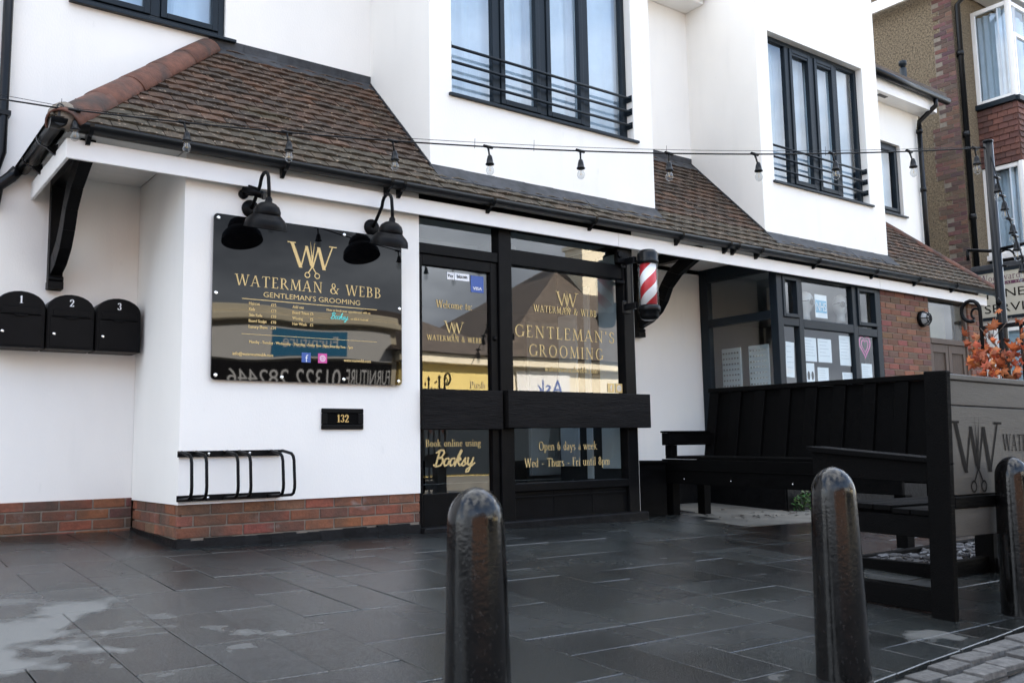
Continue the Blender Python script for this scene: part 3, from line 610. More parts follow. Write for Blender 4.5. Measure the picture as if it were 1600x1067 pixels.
# lean-to roof: eaves line (Y=-.16, z=2.66), slope up to the wall at Y=1.10, z=3.92
YE, ZE, SL = -.17, 2.655, 1.0
def zr(y): return ZE+(y-YE)*SL
XL, XRT = -.88, 11.08
def roof():
    b = MB(); g = .098; L = (YR-YE)*math.sqrt(1+SL*SL); n = int(L/g)
    s_ = 1/math.sqrt(1+SL*SL); nrm = Vector((0, -SL*s_, s_)); dn = Vector((0, s_, SL*s_))
    def spans(y):
        lo, hi = XL+(y-YE)*1.07, XRT-(y-YE)
        if y < .06: return [(lo, hi)]
        sp = [(lo, 2.0), (4.62, 6.34)]
        if y < .86: sp.append((8.79, hi))
        return sp
    TC = [(.056, .031, .018), (.068, .036, .020), (.046, .028, .017), (.052, .031, .019), (.080, .040, .022), (.038, .025, .016)]
    for r in range(n+1):
        s0, s1 = r*g-.01, r*g+g*1.25
        y0, y1 = YE+s0*s_, YE+min(s1, L)*s_
        A, Bs = spans(max(YE, y0)), spans(y0+g*.6*s_)
        if len(A) == 1 and len(Bs) > 1: A = [Bs[0], Bs[1]] + Bs[2:]
        if len(A) > len(Bs): A = A[:len(Bs)]
        for (a0, a1), (b0, b1) in zip(A, Bs):
            x = XL-.3+(.0825 if r % 2 else 0)
            while x < a1:
                xa, xb = x+.0025, x+.1625; x += .165
                if xb < a0 or xa > a1: continue
                l0, r0 = max(xa, a0), min(xb, a1); l1, r1 = max(xa, b0), min(xb, b1)
                if r0-l0 < .01: continue
                if r1-l1 < .005: r1 = l1 = min(max(l0, b0), b1)+.0
                v = random.uniform(.75, 1.2); b.cur = tuple(c*v for c in random.choice(TC))
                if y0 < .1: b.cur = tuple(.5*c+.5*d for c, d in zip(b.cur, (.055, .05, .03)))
                lift = .026+random.uniform(-.003, .004); tw = random.uniform(-.0035, .0035); sag = random.uniform(-.006, .006)
                p0 = Vector((0, YE, ZE))
                def pt(x, s, h): return Vector((x, 0, 0))+p0+dn*s+nrm*h
                m0, m1 = (l0+r0)/2, (l1+r1)/2
                top = [pt(l0, s0+sag, lift-tw-.003), pt(m0, s0+sag, lift+.004), pt(r0, s0+sag, lift+tw-.003), pt(r1, s1, .004), pt(m1, s1, .008), pt(l1, s1, .004)]
                bot = [pt(l0, s0+sag, lift-.022-tw), pt(m0, s0+sag, lift-.017), pt(r0, s0+sag, lift-.022+tw)]
                i = [b.P(q) for q in top]; k = [b.P(q) for q in bot]
                b.face((i[0], i[1], i[4], i[5])); b.face((i[1], i[2], i[3], i[4])); b.face((k[0], k[1], i[1], i[0])); b.face((k[1], k[2], i[2], i[1]))
                b.face((k[0], i[0], i[5])); b.face((k[2], i[3], i[2]))
    b.cur = (1, 1, 1)
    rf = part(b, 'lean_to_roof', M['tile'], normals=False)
    # underlay so that nothing shows between the tiles, and the end slopes behind both hips
    b = MB(); b.cur = (.03, .028, .025)
    def q(x0, x1, y0, y1, sl=0, sr=0): b.poly([(x0, y0, zr(y0)-.006), (x1, y0, zr(y0)-.006), (x1-sr, y1, zr(y1)-.006), (x0+sl, y1, zr(y1)-.006)])
    q(XL+.02, XRT-.02, YE, .07, .25, .24); q(XL+.27, 2.0, .07, YR, 1.1, 0); q(4.62, 6.34, .07, YR); q(8.79, XRT-.26, .07, .86, 0, .79)
    b.poly([(XL, YE, ZE), (XL+1.36, YR, zr(YR)), (XL, YR, ZE)]); b.poly([(XRT, YE, ZE), (XRT-1.03, .86, zr(.86)), (XRT, .86, ZE)])
    b.build('roof_underlay', M['tile'], rf)
    # hip tiles: half-round, each overlapping the one below
    def hip(p0, p1, n, r, m, name):
        p0, p1 = Vector(p0), Vector(p1); ax = (p1-p0).normalized(); side = ax.cross(Vector((0, 0, 1))).normalized(); upv = side.cross(ax)
        for k in range(n):
            b = MB(); a, c = p0+(p1-p0)*(k/n), p0+(p1-p0)*((k+1.12)/n)
            jx = random.uniform(-.006, .006); rings = []
            for (q, rr, th) in ((a, r*1.025, 0), (c, r*.975, 0), (c, r*.975-.016, 1), (a, r*1.025-.016, 1)):
                rings.append([b.P(q+side*(rr*1.0*math.cos(R(180*j/12))+jx)+upv*(rr*.95*math.sin(R(180*j/12))-.055)) for j in range(13)])
            for A_, B_ in zip(rings, rings[1:]+rings[:1]):
                for j in range(12): b.face((A_[j], A_[j+1], B_[j+1], B_[j]), True)
            for j in (0, 12): b.face([q[j] for q in rings])
            b.build(name, m, rf, bevel=.003, segs=1)
    hip((XL+.06, YE+.0, ZE+.005), (XL+1.33, YR-.05, zr(YR)-.02), 5, .118, M['hip'], 'hip_tile')
    hip((XRT, YE, ZE+.03), (XRT-1.03, .84, zr(.86)+.01), 6, .085, M['hip'], 'hip_tile')
    b = MB(); b.lathe([(.02, -.02), (.088, -.02), (.085, .03), (.02, .05)], (XL+.09, YE+.03, ZE+.03), 14, Matrix.Rotation(R(90), 3, 'X') @ Matrix.Rotation(R(-40), 3, 'Y'), rough=.12)
    b.build('mortar_bedding', M['mortar'], rf)
    # lead flashings
    b = MB()
    def fl(x0, x1, y1, wid, up_):
        n = max(2, int((x1-x0)/.3)); ks = [x0+(x1-x0)*k/n for k in range(n+1)]
        for a, c in zip(ks, ks[1:]):
            e = random.uniform(-.008, .008)
            b.hexa([(a, y1-wid+e, zr(y1-wid)+.022), (c, y1-wid+e, zr(y1-wid)+.024), (c, y1, zr(y1)+.026), (a, y1, zr(y1)+.022)], [(a, y1-wid+e, zr(y1-wid)+.030), (c, y1-wid+e, zr(y1-wid)+.032), (c, y1, zr(y1)+.036), (a, y1, zr(y1)+.032)])
            b.box(a, y1-.008, zr(y1)+.02, c-.002, y1-.001, zr(y1)+up_)
    fl(XL+1.38, 2.0, YR, .10, .10); fl(4.62, 6.34, YR, .10, .10)
    fl(2.0, 4.62, .08, .15, .03); fl(6.34, 8.79, .08, .15, .03)
    for x, sgn in ((2.0, -1), (4.62, 1), (6.34, -1), (8.79, 1)):
        y1 = YR if x < 7 else .85
        b.hexa([(x+sgn*.012, .06, zr(.06)+.02), (x+sgn*.002, .06, zr(.06)+.02), (x+sgn*.002, y1, zr(y1)+.02), (x+sgn*.012, y1, zr(y1)+.02)],
               [(x+sgn*.012, .06, zr(.06)+.05), (x+sgn*.002, .06, zr(.06)+.05), (x+sgn*.002, y1, zr(y1)+.05), (x+sgn*.012, y1, zr(y1)+.05)])
    b.build('lead_flashing', M['lead'], rf)
roof()

def eaves():
    b = MB(); zb, zt = 2.447, 2.575
    xs = [-.76, 3.95, 8.3, 10.95]
    for a, c in zip(xs, xs[1:]): b.box(a+(.0015 if a > -.7 else 0), -.08, zb, c-.0015, -.058, zt)
    b.box(-.76, -.0575, zb, -.738, YR-.002, zt); b.box(10.928, -.0575, zb, 10.95, .85, zt)
    part(b, 'fascia', M['upvc'], bevel=.004)
    b = MB()
    for k in range(11):
        y0 = -.055+.105*k; y1 = min(y0+.102, YR-.004)
        b.box(-.736, y0, 2.66, -.004, y1, 2.675); b.box(4.21, y0, 2.66, 6.40, y1, 2.675)
    b.box(-.004, -.055, 2.662, 10.9, .02, 2.672)
    part(b, 'soffit', M['soffit'], bevel=.002, segs=1)
    # gutter: half round channel along the front and round the left end
    def channel(p0, p1, out, r=.057):
        p0, p1, out = Vector(p0), Vector(p1), Vector(out); b_ = gb
        prof = [(r*math.cos(R(180+180*k/12)), r*math.sin(R(180+180*k/12))) for k in range(13)]; prof += [((r-.006)*math.cos(R(360-180*k/12)), (r-.006)*math.sin(R(360-180*k/12))) for k in range(13)]
        A = [b_.P(p0+out*u+Vector((0, 0, v))) for u, v in prof]; C_ = [b_.P(p1+out*u+Vector((0, 0, v))) for u, v in prof]; n = len(prof)
        for k in range(n): b_.face((A[k], A[(k+1) % n], C_[(k+1) % n], C_[k]), k not in (12, 25))
        b_.face(A[:13]); b_.face(C_[:13])
    gb = MB(); zc = 2.655; yc = -.143
    channel((-.872, yc, zc), (11.16, yc, zc-.01), NF); channel((-.823, -.19, zc), (-.823, YR-.05, zc), (-1, 0, 0), .045)
    gt = part(gb, 'gutter', M['plastic'], normals=False)
    def hoop(p, out):
        c = MB(); p, out = Vector(p), Vector(out); al = out.cross(Vector((0, 0, 1))); w = .013
        pts = [(.064*math.cos(R(180+180*k/10)), .064*math.sin(R(180+180*k/10))) for k in range(11)]+[(.059*math.cos(R(360-180*k/10)), .059*math.sin(R(360-180*k/10))) for k in range(11)]
        c.prism([p+out*u+Vector((0, 0, v))-al*w for u, v in pts], al*2*w)
        q = [(-.066, -.03), (-.066, -.105), (-.045, -.105), (.0, -.066), (-.03, -.055)]
        c.prism([p+out*u+Vector((0, 0, v))-al*w for u, v in q], al*2*w)
        c.build('gutter_bracket', M['plastic'], gt)
    for x in (-.64, .65, 1.49, 1.60, 2.45, 3.58, 4.71, 5.42, 5.55, 5.93, 6.94, 8.09, 9.05, 9.96): hoop((x, yc, zc-.004), NF)
    for y in (.25, .75): hoop((-.815, y, zc), (-1, 0, 0))
    b = MB()                                  # outlet and downpipe at the far left
    b.tube([(-.86, YR-.07, zc-.02), (-.9, YR-.06, 2.58), (-.98, YR-.05, 2.50), (-1.0, YR-.05, 2.36)], .042, 12); part(b, 'gutter_outlet', M['plastic']); b = MB()
    b.tube([(-.965, YR-.05, 6.0), (-.965, YR-.05, 2.75), (-1.0, YR-.05, 2.62), (-1.0, YR-.05, 2.4)], .034, 10)
    for z in (3.02, 4.6): b.box(-1.01, YR-.09, z, -.92, YR-.005, z+.035)
    part(b, 'downpipe', M['plastic'])
    # curved timber brackets under the eaves
    def corbel(x, name):
        w = .095; b = MB()
        b.box(x, YR-.075, 1.80, x+w, YR-.003, 2.655); b.box(x-.004, YR-.095, 1.80, x+w+.004, YR-.004, 1.855); b.tube([(x-.003, YR-.075, 1.875), (x+w+.003, YR-.075, 1.875)], .022, 10)
        b.box(x, .13, 2.555, x+w, YR-.076, 2.657)
        cv = [Vector((0, *q)) for q in ((1.024, 1.90), (.86, 1.95), (.72, 2.04), (.63, 2.15), (.56, 2.28), (.42, 2.40), (.14, 2.53))]
        cu = [Vector((0, *q)) for q in ((1.024, 2.03), (.95, 2.06), (.85, 2.12), (.76, 2.21), (.67, 2.34), (.57, 2.46), (.40, 2.5549))]
        for k in range(6):
            a, c, d, e = cv[k], cv[k+1], cu[k+1], cu[k]
            b.hexa([(x+.008, a.y, a.z), (x+w-.008, a.y, a.z), (x+w-.008, e.y, e.z), (x+.008, e.y, e.z)], [(x+.008, c.y, c.z), (x+w-.008, c.y, c.z), (x+w-.008, d.y, d.z), (x+.008, d.y, d.z)])
        part(b, name, M['black'], bevel=.004)
    corbel(-.635, 'eaves_bracket'); corbel(5.27, 'eaves_bracket')
eaves()

# ---- upper windows
def bar(b, x0, x1, z0, z1, y0, y1): b.box(x0, y0, z0, x1, y1, z1)
def curtain(parent, x0, x1, z0, z1, y, n=None, amp=.018, m=None):
    b = MB(); n = n or max(8, int((x1-x0)/.02)); ph = random.random()*6
    xs = [x0+(x1-x0)*k/n for k in range(n+1)]; fr = random.uniform(.5, .9); ys = [y+amp*.8*math.sin(ph+k*fr+1.6*math.sin(k*.21+ph))+amp*.8*math.sin(k*.17+ph*2) for k in range(n+1)]
    for k in range(n): b.poly([(xs[k], ys[k], z0), (xs[k+1], ys[k+1], z0), (xs[k+1], ys[k+1], z1), (xs[k], ys[k], z1)], True)
    b.build('net_curtain', m or M['curtain'], parent)
def upper_window(x0, x1, z0, z1, y, cuts, openers, curtains=True, sill=True, vents=False, blind=False):
    """cuts: centre lines of the mullions; openers: lights that are opening casements"""
    b = MB(); f = .055; ed = [x0]+list(cuts)+[x1]; d0, d1 = y, y+.06
    bar(b, x0, x0+f, z0, z1, d0, d1); bar(b, x1-f, x1, z0, z1, d0, d1); bar(b, x0+f, x1-f, z0, z0+f, d0, d1); bar(b, x0+f, x1-f, z1-f, z1, d0, d1)
    for c in cuts: bar(b, c-.04, c+.04, z0+f, z1-f, d0-.001, d1+.001)
    w = part(b, 'window', M['anth'], bevel=.006)
    for k in range(len(ed)-1):
        a = ed[k]+(f if k == 0 else .04); c = ed[k+1]-(f if k == len(ed)-2 else .04); zl, zh = z0+f, z1-f
        if k in openers:
            s = MB(); g = .05; bar(s, a+.002, a+g, zl+.002, zh-.002, d0-.016, d1-.02); bar(s, c-g, c-.002, zl+.002, zh-.002, d0-.016, d1-.02)
            bar(s, a+g, c-g, zl+.002, zl+g, d0-.016, d1-.02); bar(s, a+g, c-g, zh-g, zh-.002, d0-.016, d1-.02)
            if vents: bar(s, a+g, c-g, zh-g-.03, zh-g-.001, d0-.01, d1-.02)
            s.build('casement', M['anth'], w, bevel=.005); a += g; c -= g; zl += g; zh -= g
        p = MB(); p.poly([(a, y+.028, zl), (c, y+.028, zl), (c, y+.028, zh), (a, y+.028, zh)]); p.build('pane', M['glass_up'], w, normals=False)
    if curtains: curtain(w, x0-.02, x1+.02, z0-.06, z1+.06, y+.14, amp=.017)
    r = MB()
    for q in ([(x0-.05, y+.5, z0-.1), (x1+.05, y+.5, z0-.1), (x1+.05, y+.5, z1+.1), (x0-.05, y+.5, z1+.1)],): r.poly(q)
    r.poly([(x0-.05, y+.07, z0-.1), (x1+.05, y+.07, z0-.1), (x1+.05, y+.5, z0-.1), (x0-.05, y+.5, z0-.1)]); r.poly([(x0-.05, y+.07, z1+.1), (x1+.05, y+.07, z1+.1), (x1+.05, y+.5, z1+.1), (x0-.05, y+.5, z1+.1)])
    for xx in (x0-.05, x1+.05): r.poly([(xx, y+.07, z0-.1), (xx, y+.5, z0-.1), (xx, y+.5, z1+.1), (xx, y+.07, z1+.1)])
    r.build('room_lining', M['dark'], w)
    return w
def sill(w, x0, x1, z, y0, y1):
    b = MB(); b.hexa([(x0, y0, z-.03), (x1, y0, z-.03), (x1, y1, z-.02), (x0, y1, z-.02)], [(x0, y0, z-.004), (x1, y0, z-.004), (x1, y1, z+.01), (x0, y1, z+.01)]); b.build('sill', M['anth'], w, bevel=.004)
def railing(w, x0, x1, zs, y):
    b = MB()
    for z in zs: b.tube([(x0, y, z), (x1, y, z)], .0135, 8)
    for x in (x0+.004, x1-.004):
        for z in zs: b.box(x-.004, y-.02, z-.032, x+.004, y+.05, z+.032)
    b.build('safety_rail', M['anth'], w)
w = upper_window(2.22, 4.36, 3.59, 5.82, .165, (2.755, 3.29, 3.825), (1, 2)); sill(w, 2.19, 4.41, 3.59, .05, .20); railing(w, 2.222, 4.358, (4.02, 3.885, 3.745), .11)
w = upper_window(6.56, 8.46, 3.55, 5.32, .165, (7.02, 7.51, 7.99), (1, 2), vents=True); sill(w, 6.53, 8.52, 3.55, .05, .20); railing(w, 6.562, 8.458, (3.98, 3.845, 3.705), .11)
w = upper_window(-.52, .64, 4.033, 5.30, YR+.03, (.08,), (0, 1)); sill(w, -.56, .72, 4.035, YR-.05, YR+.06)
w = upper_window(10.06, 10.62, 3.87, 4.93, .90, (), (0,)); sill(w, 10.02, 10.68, 3.87, .81, .93)

# ---- barber shopfront
def front():
    YF = .02
    b = MB(); d = .09
    for x0, x1 in ((2.625, 2.76), (4.07, 4.199)): bar(b, x0, x1, -.1, 2.66, YF-.02, YF+d)
    bar(b, 1.842, 2.625, 2.165, 2.25, YF-.01, YF+d); bar(b, 2.76, 4.07, 2.165, 2.30, YF-.01, YF+d); bar(b, 1.842, 4.07, 2.475, 2.66, YF+.001, YF+d)
    bar(b, 1.842, 1.858, -.1, 2.165, YF, YF+d)
    bar(b, 2.76, 4.07, .245, .315, YF-.015, YF+d)
    fr = part(b, 'shopfront_frame', M['black'], bevel=.006)
    b = MB(); bar(b, 2.76, 4.07, -.1, .243, YF+.02, YF+.07)
    for x in (3.2, 3.64): bar(b, x, x+.006, .0, .243, YF+.016, YF+.0195)
    bar(b, 2.78, 4.05, .19, .205, YF+.008, YF+.0195)
    b.build('stall_riser', M['black'], fr, bevel=.004)
    b = MB(); bar(b, 1.84, 4.25, -.14, .015, -.06, .12); b.build('threshold', M['tar'], fr, bevel=.012)
    def pane(x0, x1, z0, z1, y=YF+.035):
        p = MB(); p.poly([(x0, y, z0), (x1, y, z0), (x1, y, z1), (x0, y, z1)]); p.build('pane', M['glass'], fr, normals=False)
    pane(1.842, 2.625, 2.25, 2.475); pane(2.76, 4.07, 2.30, 2.475); pane(2.76, 4.07, .315, 2.165)
    # window plank
    b = MB(); bar(b, 2.645, 4.30, .775, 1.085, -.075, -.002); b.build('timber_plank', M['plank'], fr, bevel=.004)
    O = (0, YF+.033, 0)
    P, w_ = logo(); letter(fr, 'scissors_logo', P, w_, (3.417, YF+.033, 1.99), UX, UZ, NF, fit=.255, align='c')
    for s, x, z, ft, h in (("WATERMAN & WEBB", 3.40, 1.787, .735, .062), ("GENTLEMAN'S", 3.40, 1.557, 1.17, .105), ("GROOMING", 3.40, 1.395, .87, .105)):
        P, w_ = serif_text(s, .16); letter(fr, 'window_lettering', P, w_, (x, YF+.033, z), UX, UZ, NF, size=h, fit=ft, align='c')
    P, w_ = serif_text("watermanandwebb.com", .03); letter(fr, 'window_lettering', P, w_, (3.45, YF+.033, 1.27), UX, UZ, NF, size=.05, fit=.62, align='c')
    for s, z in (("Open 6 days a week", .585), ("Wed - Thurs - Fri until 8pm", .445)):
        P, w_ = serif_text(s, .05); letter(fr, 'window_lettering', P, w_, (3.39, YF+.033, z), UX, UZ, NF, size=.075, fit=.67 if 'Open' in s else .98, align='c')
    for x, s in ((3.88, 'f'), (3.98, 'o')):
        b = MB(); bar(b, x, x+.085, 1.10, 1.185, YF+.030, YF+.033); b.build('social_icon', M['gold'], fr)
        P, w_ = sans_text(s) if s == 'f' else (ring(.3, .3, .3, .3, 0, 360, .09, .09)+ring(.3, .3, .14, .14, 0, 360, .07, .07), .6)
        letter(fr, 'social_icon', P, w_, (x+.043, YF+.030, 1.115), UX, UZ, NF, size=.055 if s == 'f' else .09, align='c', m=M['white'])
    # sensor box at the head of the window
    b = MB(); b.box(3.98, -.03, 2.31, 4.12, .02, 2.44); b.tube([(4.0, -.03, 2.385), (4.0, -.055, 2.385)], .032, 14); b.box(3.98, -.01, 2.12, 4.09, .02, 2.15)
    b.build('alarm_sensor', M['black'], fr, bevel=.006)
    # ---- the door
    b = MB(); x0, x1, z0, z1 = 1.86, 2.623, -.02, 2.163; y0, y1 = YF+.004, YF+.06
    bar(b, x0, x0+.022, z0, z1, y0, y1); bar(b, x1-.072, x1, z0, z1, y0, y1); bar(b, x0+.022, x1-.072, 2.075, z1, y0, y1); bar(b, x0+.022, x1-.072, z0, .265, y0, y1)
    dr = part(b, 'shop_door', M['black'], bevel=.005)
    p = MB(); p.poly([(x0+.022, YF+.035, .265), (x1-.072, YF+.035, .265), (x1-.072, YF+.035, 2.075), (x0+.022, YF+.035, 2.075)]); p.build('pane', M['glass'], dr, normals=False)
    b = MB(); bar(b, 1.848, 2.612, .765, 1.08, -.045, YF+.003); b.build('timber_plank', M['plank'], dr, bevel=.004)
    b = MB(); b.lathe([(.02, 0), (.02, .012), (.012, .02)], (2.588, y0, 1.52), 12, Matrix.Rotation(R(90), 3, 'X')); b.build('lock', M['black'], dr)
    yl = YF+.033
    for s, x, z, ft, h, al in (("Welcome to:", 2.205, 1.745, .35, .062, 'c'), ("WATERMAN & WEBB", 2.205, 1.475, .53, .045, 'c'), ("Push", 2.43, 1.10, .155, .06, 'c'), ("Book online using", 2.185, .63, .53, .058, 'c')):
        P, w_ = serif_text(s, .12 if s.isupper() else .05); letter(dr, 'door_lettering', P, w_, (x, yl, z), UX, UZ, NF, size=h, fit=ft, align=al)
    P, w_ = logo(); letter(dr, 'scissors_logo', P, w_, (2.2, yl, 1.64), UX, UZ, NF, fit=.19, align='c')
    P, w_ = script_text(); letter(dr, 'door_lettering', P, w_, (2.19, yl, .475), UX, UZ, NF, size=.125, fit=.39, align='c')
    for xa, xb, za, zb, m, s, tm, hs in ((2.135, 2.205, 1.985, 2.045, 'white', 'Pay', 'ink', .022), (2.21, 2.355, 1.985, 2.045, 'paper', 'bitcoin', 'ink', .03), (2.37, 2.50, 1.90, 2.04, 'fb', 'VISA', 'white', .026)):
        b = MB(); bar(b, xa, xb, za, zb, YF+.031, YF+.0335); k = b.build('payment_sticker', M[m], dr)
        P, w_ = sans_text(s); letter(dr, 'payment_sticker', P, w_, ((xa+xb)/2, YF+.031, za+.02), UX, UZ, NF, size=hs, fit=(xb-xa)*.7, align='c', m=M[tm])
front()

def interior():
    b = MB()
    b.wall((1.845, .12, -.02), (0, 1, 0), UZ, 4.4, 2.6); b.wall((1.845, 4.5, -.02), UX, UZ, 4.6, 2.6)
    b.wall((4.195, 1.12, -.02), UX, UZ, 2.2, 2.6); b.wall((6.38, 1.12, -.02), (0, 1, 0), UZ, 3.4, 2.6); 
    part(b, 'interior_wall', M['inwall'])
    b = MB(); b.wall((1.845, .12, 2.56), UX, (0, 1, 0), 2.35, 1.0); b.wall((1.845, 1.12, 2.56), UX, (0, 1, 0), 4.54, 3.4)
    b.box(1.85, 1.0, 2.42, 4.19, 1.16, 2.555)
    part(b, 'interior_ceiling', M['inwhite'])
    b = MB(); b.wall((1.845, .12, .0), UX, (0, 1, 0), 2.35, 1.0); b.wall((1.845, 1.12, .0), UX, (0, 1, 0), 4.54, 3.4); part(b, 'interior_floor', M['floor'])
    
    for y0_, y1_, z0_, z1_ in ((.13, .46, .40, 2.45), (.60, .68, .30, 2.2), (.80, 1.08, .42, 1.95)):
        b = MB(); b.box(4.165, y0_, z0_, 4.185, y1_, z1_); part(b, 'interior_board', M['inwhite'], bevel=.003)
    b = MB(); b.box(4.186, .12, -.02, 4.197, 1.11, 2.55); b.box(1.85, .5, -.02, 1.86, 1.1, 2.55); part(b, 'interior_lining', M['dark'])
    b = MB(); b.box(1.85, .13, .1, 1.88, .42, 1.52); part(b, 'interior_board', M['inwhite'])
    for x, y, rr in ((2.05, .9, .17), (3.3, .95, .19)):
        b = MB(); b.lathe([(rr, 2.555), (rr, 2.53), (rr*.9, 2.50), (rr*.6, 2.475), (.02, 2.465)], (x, y, 0), 24); part(b, 'ceiling_lamp', M['inwhite'])
    for x, y, wd, z0 in ((4.05, 1.9, .12, .3), (4.55, 2.05, .42, .3), (5.2, 2.3, .14, .3)):
        b = MB(); b.box(x, y, z0, x+wd, y+.05, 2.05); part(b, 'wall_mirror', M['inwhite'], bevel=.004)
    b = MB(); b.box(2.9, 2.6, 0, 3.5, 3.1, .5); b.box(2.95, 2.95, .5, 3.45, 3.1, 1.1); part(b, 'waiting_seat', M['black'], bevel=.03)
    # second shop
    b = MB(); b.wall((6.42, 3.6, -.1), UX, UZ, 4.4, 2.7); b.wall((10.88, .1, -.1), (0, 1, 0), UZ, 3.5, 2.7); part(b, 'interior_wall', M['inwall'])
    b = MB(); b.wall((6.42, .1, 2.56), UX, (0, 1, 0), 4.46, 3.5); part(b, 'interior_ceiling', M['inwall'])
    b = MB(); b.wall((6.42, .1, .02), UX, (0, 1, 0), 4.46, 3.5); part(b, 'interior_floor', M['floor'])
interior()

def second_shop():
    b = MB(); d0, d1 = .0, .08; zs, zt = .95, 2.47
    bar(b, 6.37, 6.47, -.1, 2.66, -.01, .09)                                   # corner post
    for x0, x1 in ((6.76, 6.845), (7.815, 7.905), (8.31, 8.415)): bar(b, x0, x1, zs, zt, d0, d1)
    bar(b, 6.471, 6.76, 1.895, 1.985, d0+.001, d1-.001); bar(b, 6.845, 7.815, 1.885, 1.985, d0+.001, d1-.001); bar(b, 7.905, 8.31, 1.865, 1.96, d0+.001, d1-.001)
    bar(b, 6.471, 8.415, zt-.03, 2.66, d0+.002, d1-.002); bar(b, 6.471, 8.415, .90, zs, d0-.03, d1)
    # side window facing left
    b.box(6.375, .97, -.1, 6.455, 1.095, 2.66); b.box(6.372, .091, 1.97, 6.46, .969, 2.06); b.box(6.375, .091, 2.50, 6.455, .969, 2.66); b.box(6.375, .091, .9, 6.455, .969, .97)
    fr = part(b, 'optician_frame', M['anth'], bevel=.006)
    for x0, x1 in ((6.472, 6.758), (7.907, 8.308)):                             # opening top lights
        s = MB(); z0, z1 = 1.987, 2.438; g = .04
        bar(s, x0, x0+g, z0, z1, d0-.02, d1-.03); bar(s, x1-g, x1, z0, z1, d0-.02, d1-.03); bar(s, x0+g, x1-g, z0, z0+g, d0-.02, d1-.03); bar(s, x0+g, x1-g, z1-g, z1, d0-.02, d1-.03)
        s.build('casement', M['anth'], fr, bevel=.004)
    for x0, x1 in ((6.47, 6.76), (6.845, 7.815), (7.905, 8.31)):
        for z0, z1 in ((zs, 1.9), (1.97, 2.45)):
            p = MB(); p.poly([(x0, .04, z0), (x1, .04, z0), (x1, .04, z1), (x0, .04, z1)]); p.build('pane', M['glass'], fr, normals=False)
    for z0, z1 in ((.97, 1.97), (2.06, 2.5)):
        p = MB(); p.poly([(6.415, .97, z0), (6.415, .09, z0), (6.415, .09, z1), (6.415, .97, z1)]); p.build('pane', M['glass'], fr, normals=False)
    b = MB(); bricks(b, (8.417, .0, -.25), UX, NF, 1.098, 2.86, BRB); part(b, 'brick_wall', M['brick2'], bevel=.003, segs=1); b = MB(); bricks(b, (10.56, .0, -.25), UX, NF, .34, 2.86, BRB); part(b, 'brick_wall', M['brick2'], bevel=.003, segs=1); b = MB()
    bricks(b, (6.47, .0, -.25), UX, NF, 1.95, 1.12, BRB); bricks(b, (6.39, .96, -.25), (0, -1, 0), (-1, 0, 0), .96, 1.12, BRB)
    part(b, 'brick_wall', M['brick2'], bevel=.003, segs=1)
    b = MB(); b.box(8.42, .006, -.3, 9.512, .2, 2.64); b.box(10.563, .006, -.3, 10.898, .2, 2.64); b.box(6.40, .012, -.3, 8.40, .06, .89); b.box(6.405, .05, -.3, 6.45, .95, .89)
    part(b, 'mortar_bed', M['mortar'])
    b = MB(); b.box(6.36, -.025, -.3, 9.5, -.006, .22); b.box(4.205, YR-.03, -.3, 6.36, YR-.004, .22); b.box(6.345, -.005, -.3, 6.358, YR-.035, .22); part(b, 'painted_base', M['tar'], bevel=.004)
    b = MB(); bricks(b, (4.21, YR-.003, .22), UX, NF, 2.15, .15, BRK); part(b, 'brick_plinth', M['brick'], bevel=.003, segs=1)
    # brown double doors with a fanlight
    b = MB(); y0, y1 = .02, .1
    bar(b, 9.52, 9.575, -.25, 2.5, y0, y1); bar(b, 10.50, 10.555, -.25, 2.5, y0, y1); bar(b, 9.575, 10.5, 1.87, 1.94, y0-.005, y1); bar(b, 9.575, 10.5, 2.45, 2.66, y0, y1)
    fd = part(b, 'door_frame', M['brown'], bevel=.005)
    p = MB(); p.poly([(9.575, .05, 1.94), (10.5, .05, 1.94), (10.5, .05, 2.45), (9.575, .05, 2.45)]); p.build('pane', M['glass'], fd, normals=False)
    b = MB(); bar(b, 9.576, 10.499, 1.95, 2.44, .3, .31); b.build('fanlight_board', mat('fanlight_board', (.17, .16, .11), .8, var=.3, vscale=2), fd)
    for x0, x1 in ((9.58, 10.03), (10.045, 10.495)):
        b = MB(); bar(b, x0, x0+.07, -.24, 1.865, y0+.02, y1-.01); bar(b, x1-.07, x1, -.24, 1.865, y0+.02, y1-.01); bar(b, x0+.07, x1-.07, 1.76, 1.865, y0+.02, y1-.01); bar(b, x0+.07, x1-.07, -.24, .2, y0+.02, y1-.01)
        n = 11; wd = (x1-x0-.14)/n
        for k in range(n): bar(b, x0+.07+wd*k+.004, x0+.07+wd*(k+1)-.002, .2, 1.76, y0+.04, y1-.02)
        bar(b, x0+.07, x1-.07, .2, 1.76, y0+.052, y1-.03)
        part(b, 'double_door', M['brown'], bevel=.003, segs=1)
second_shop()

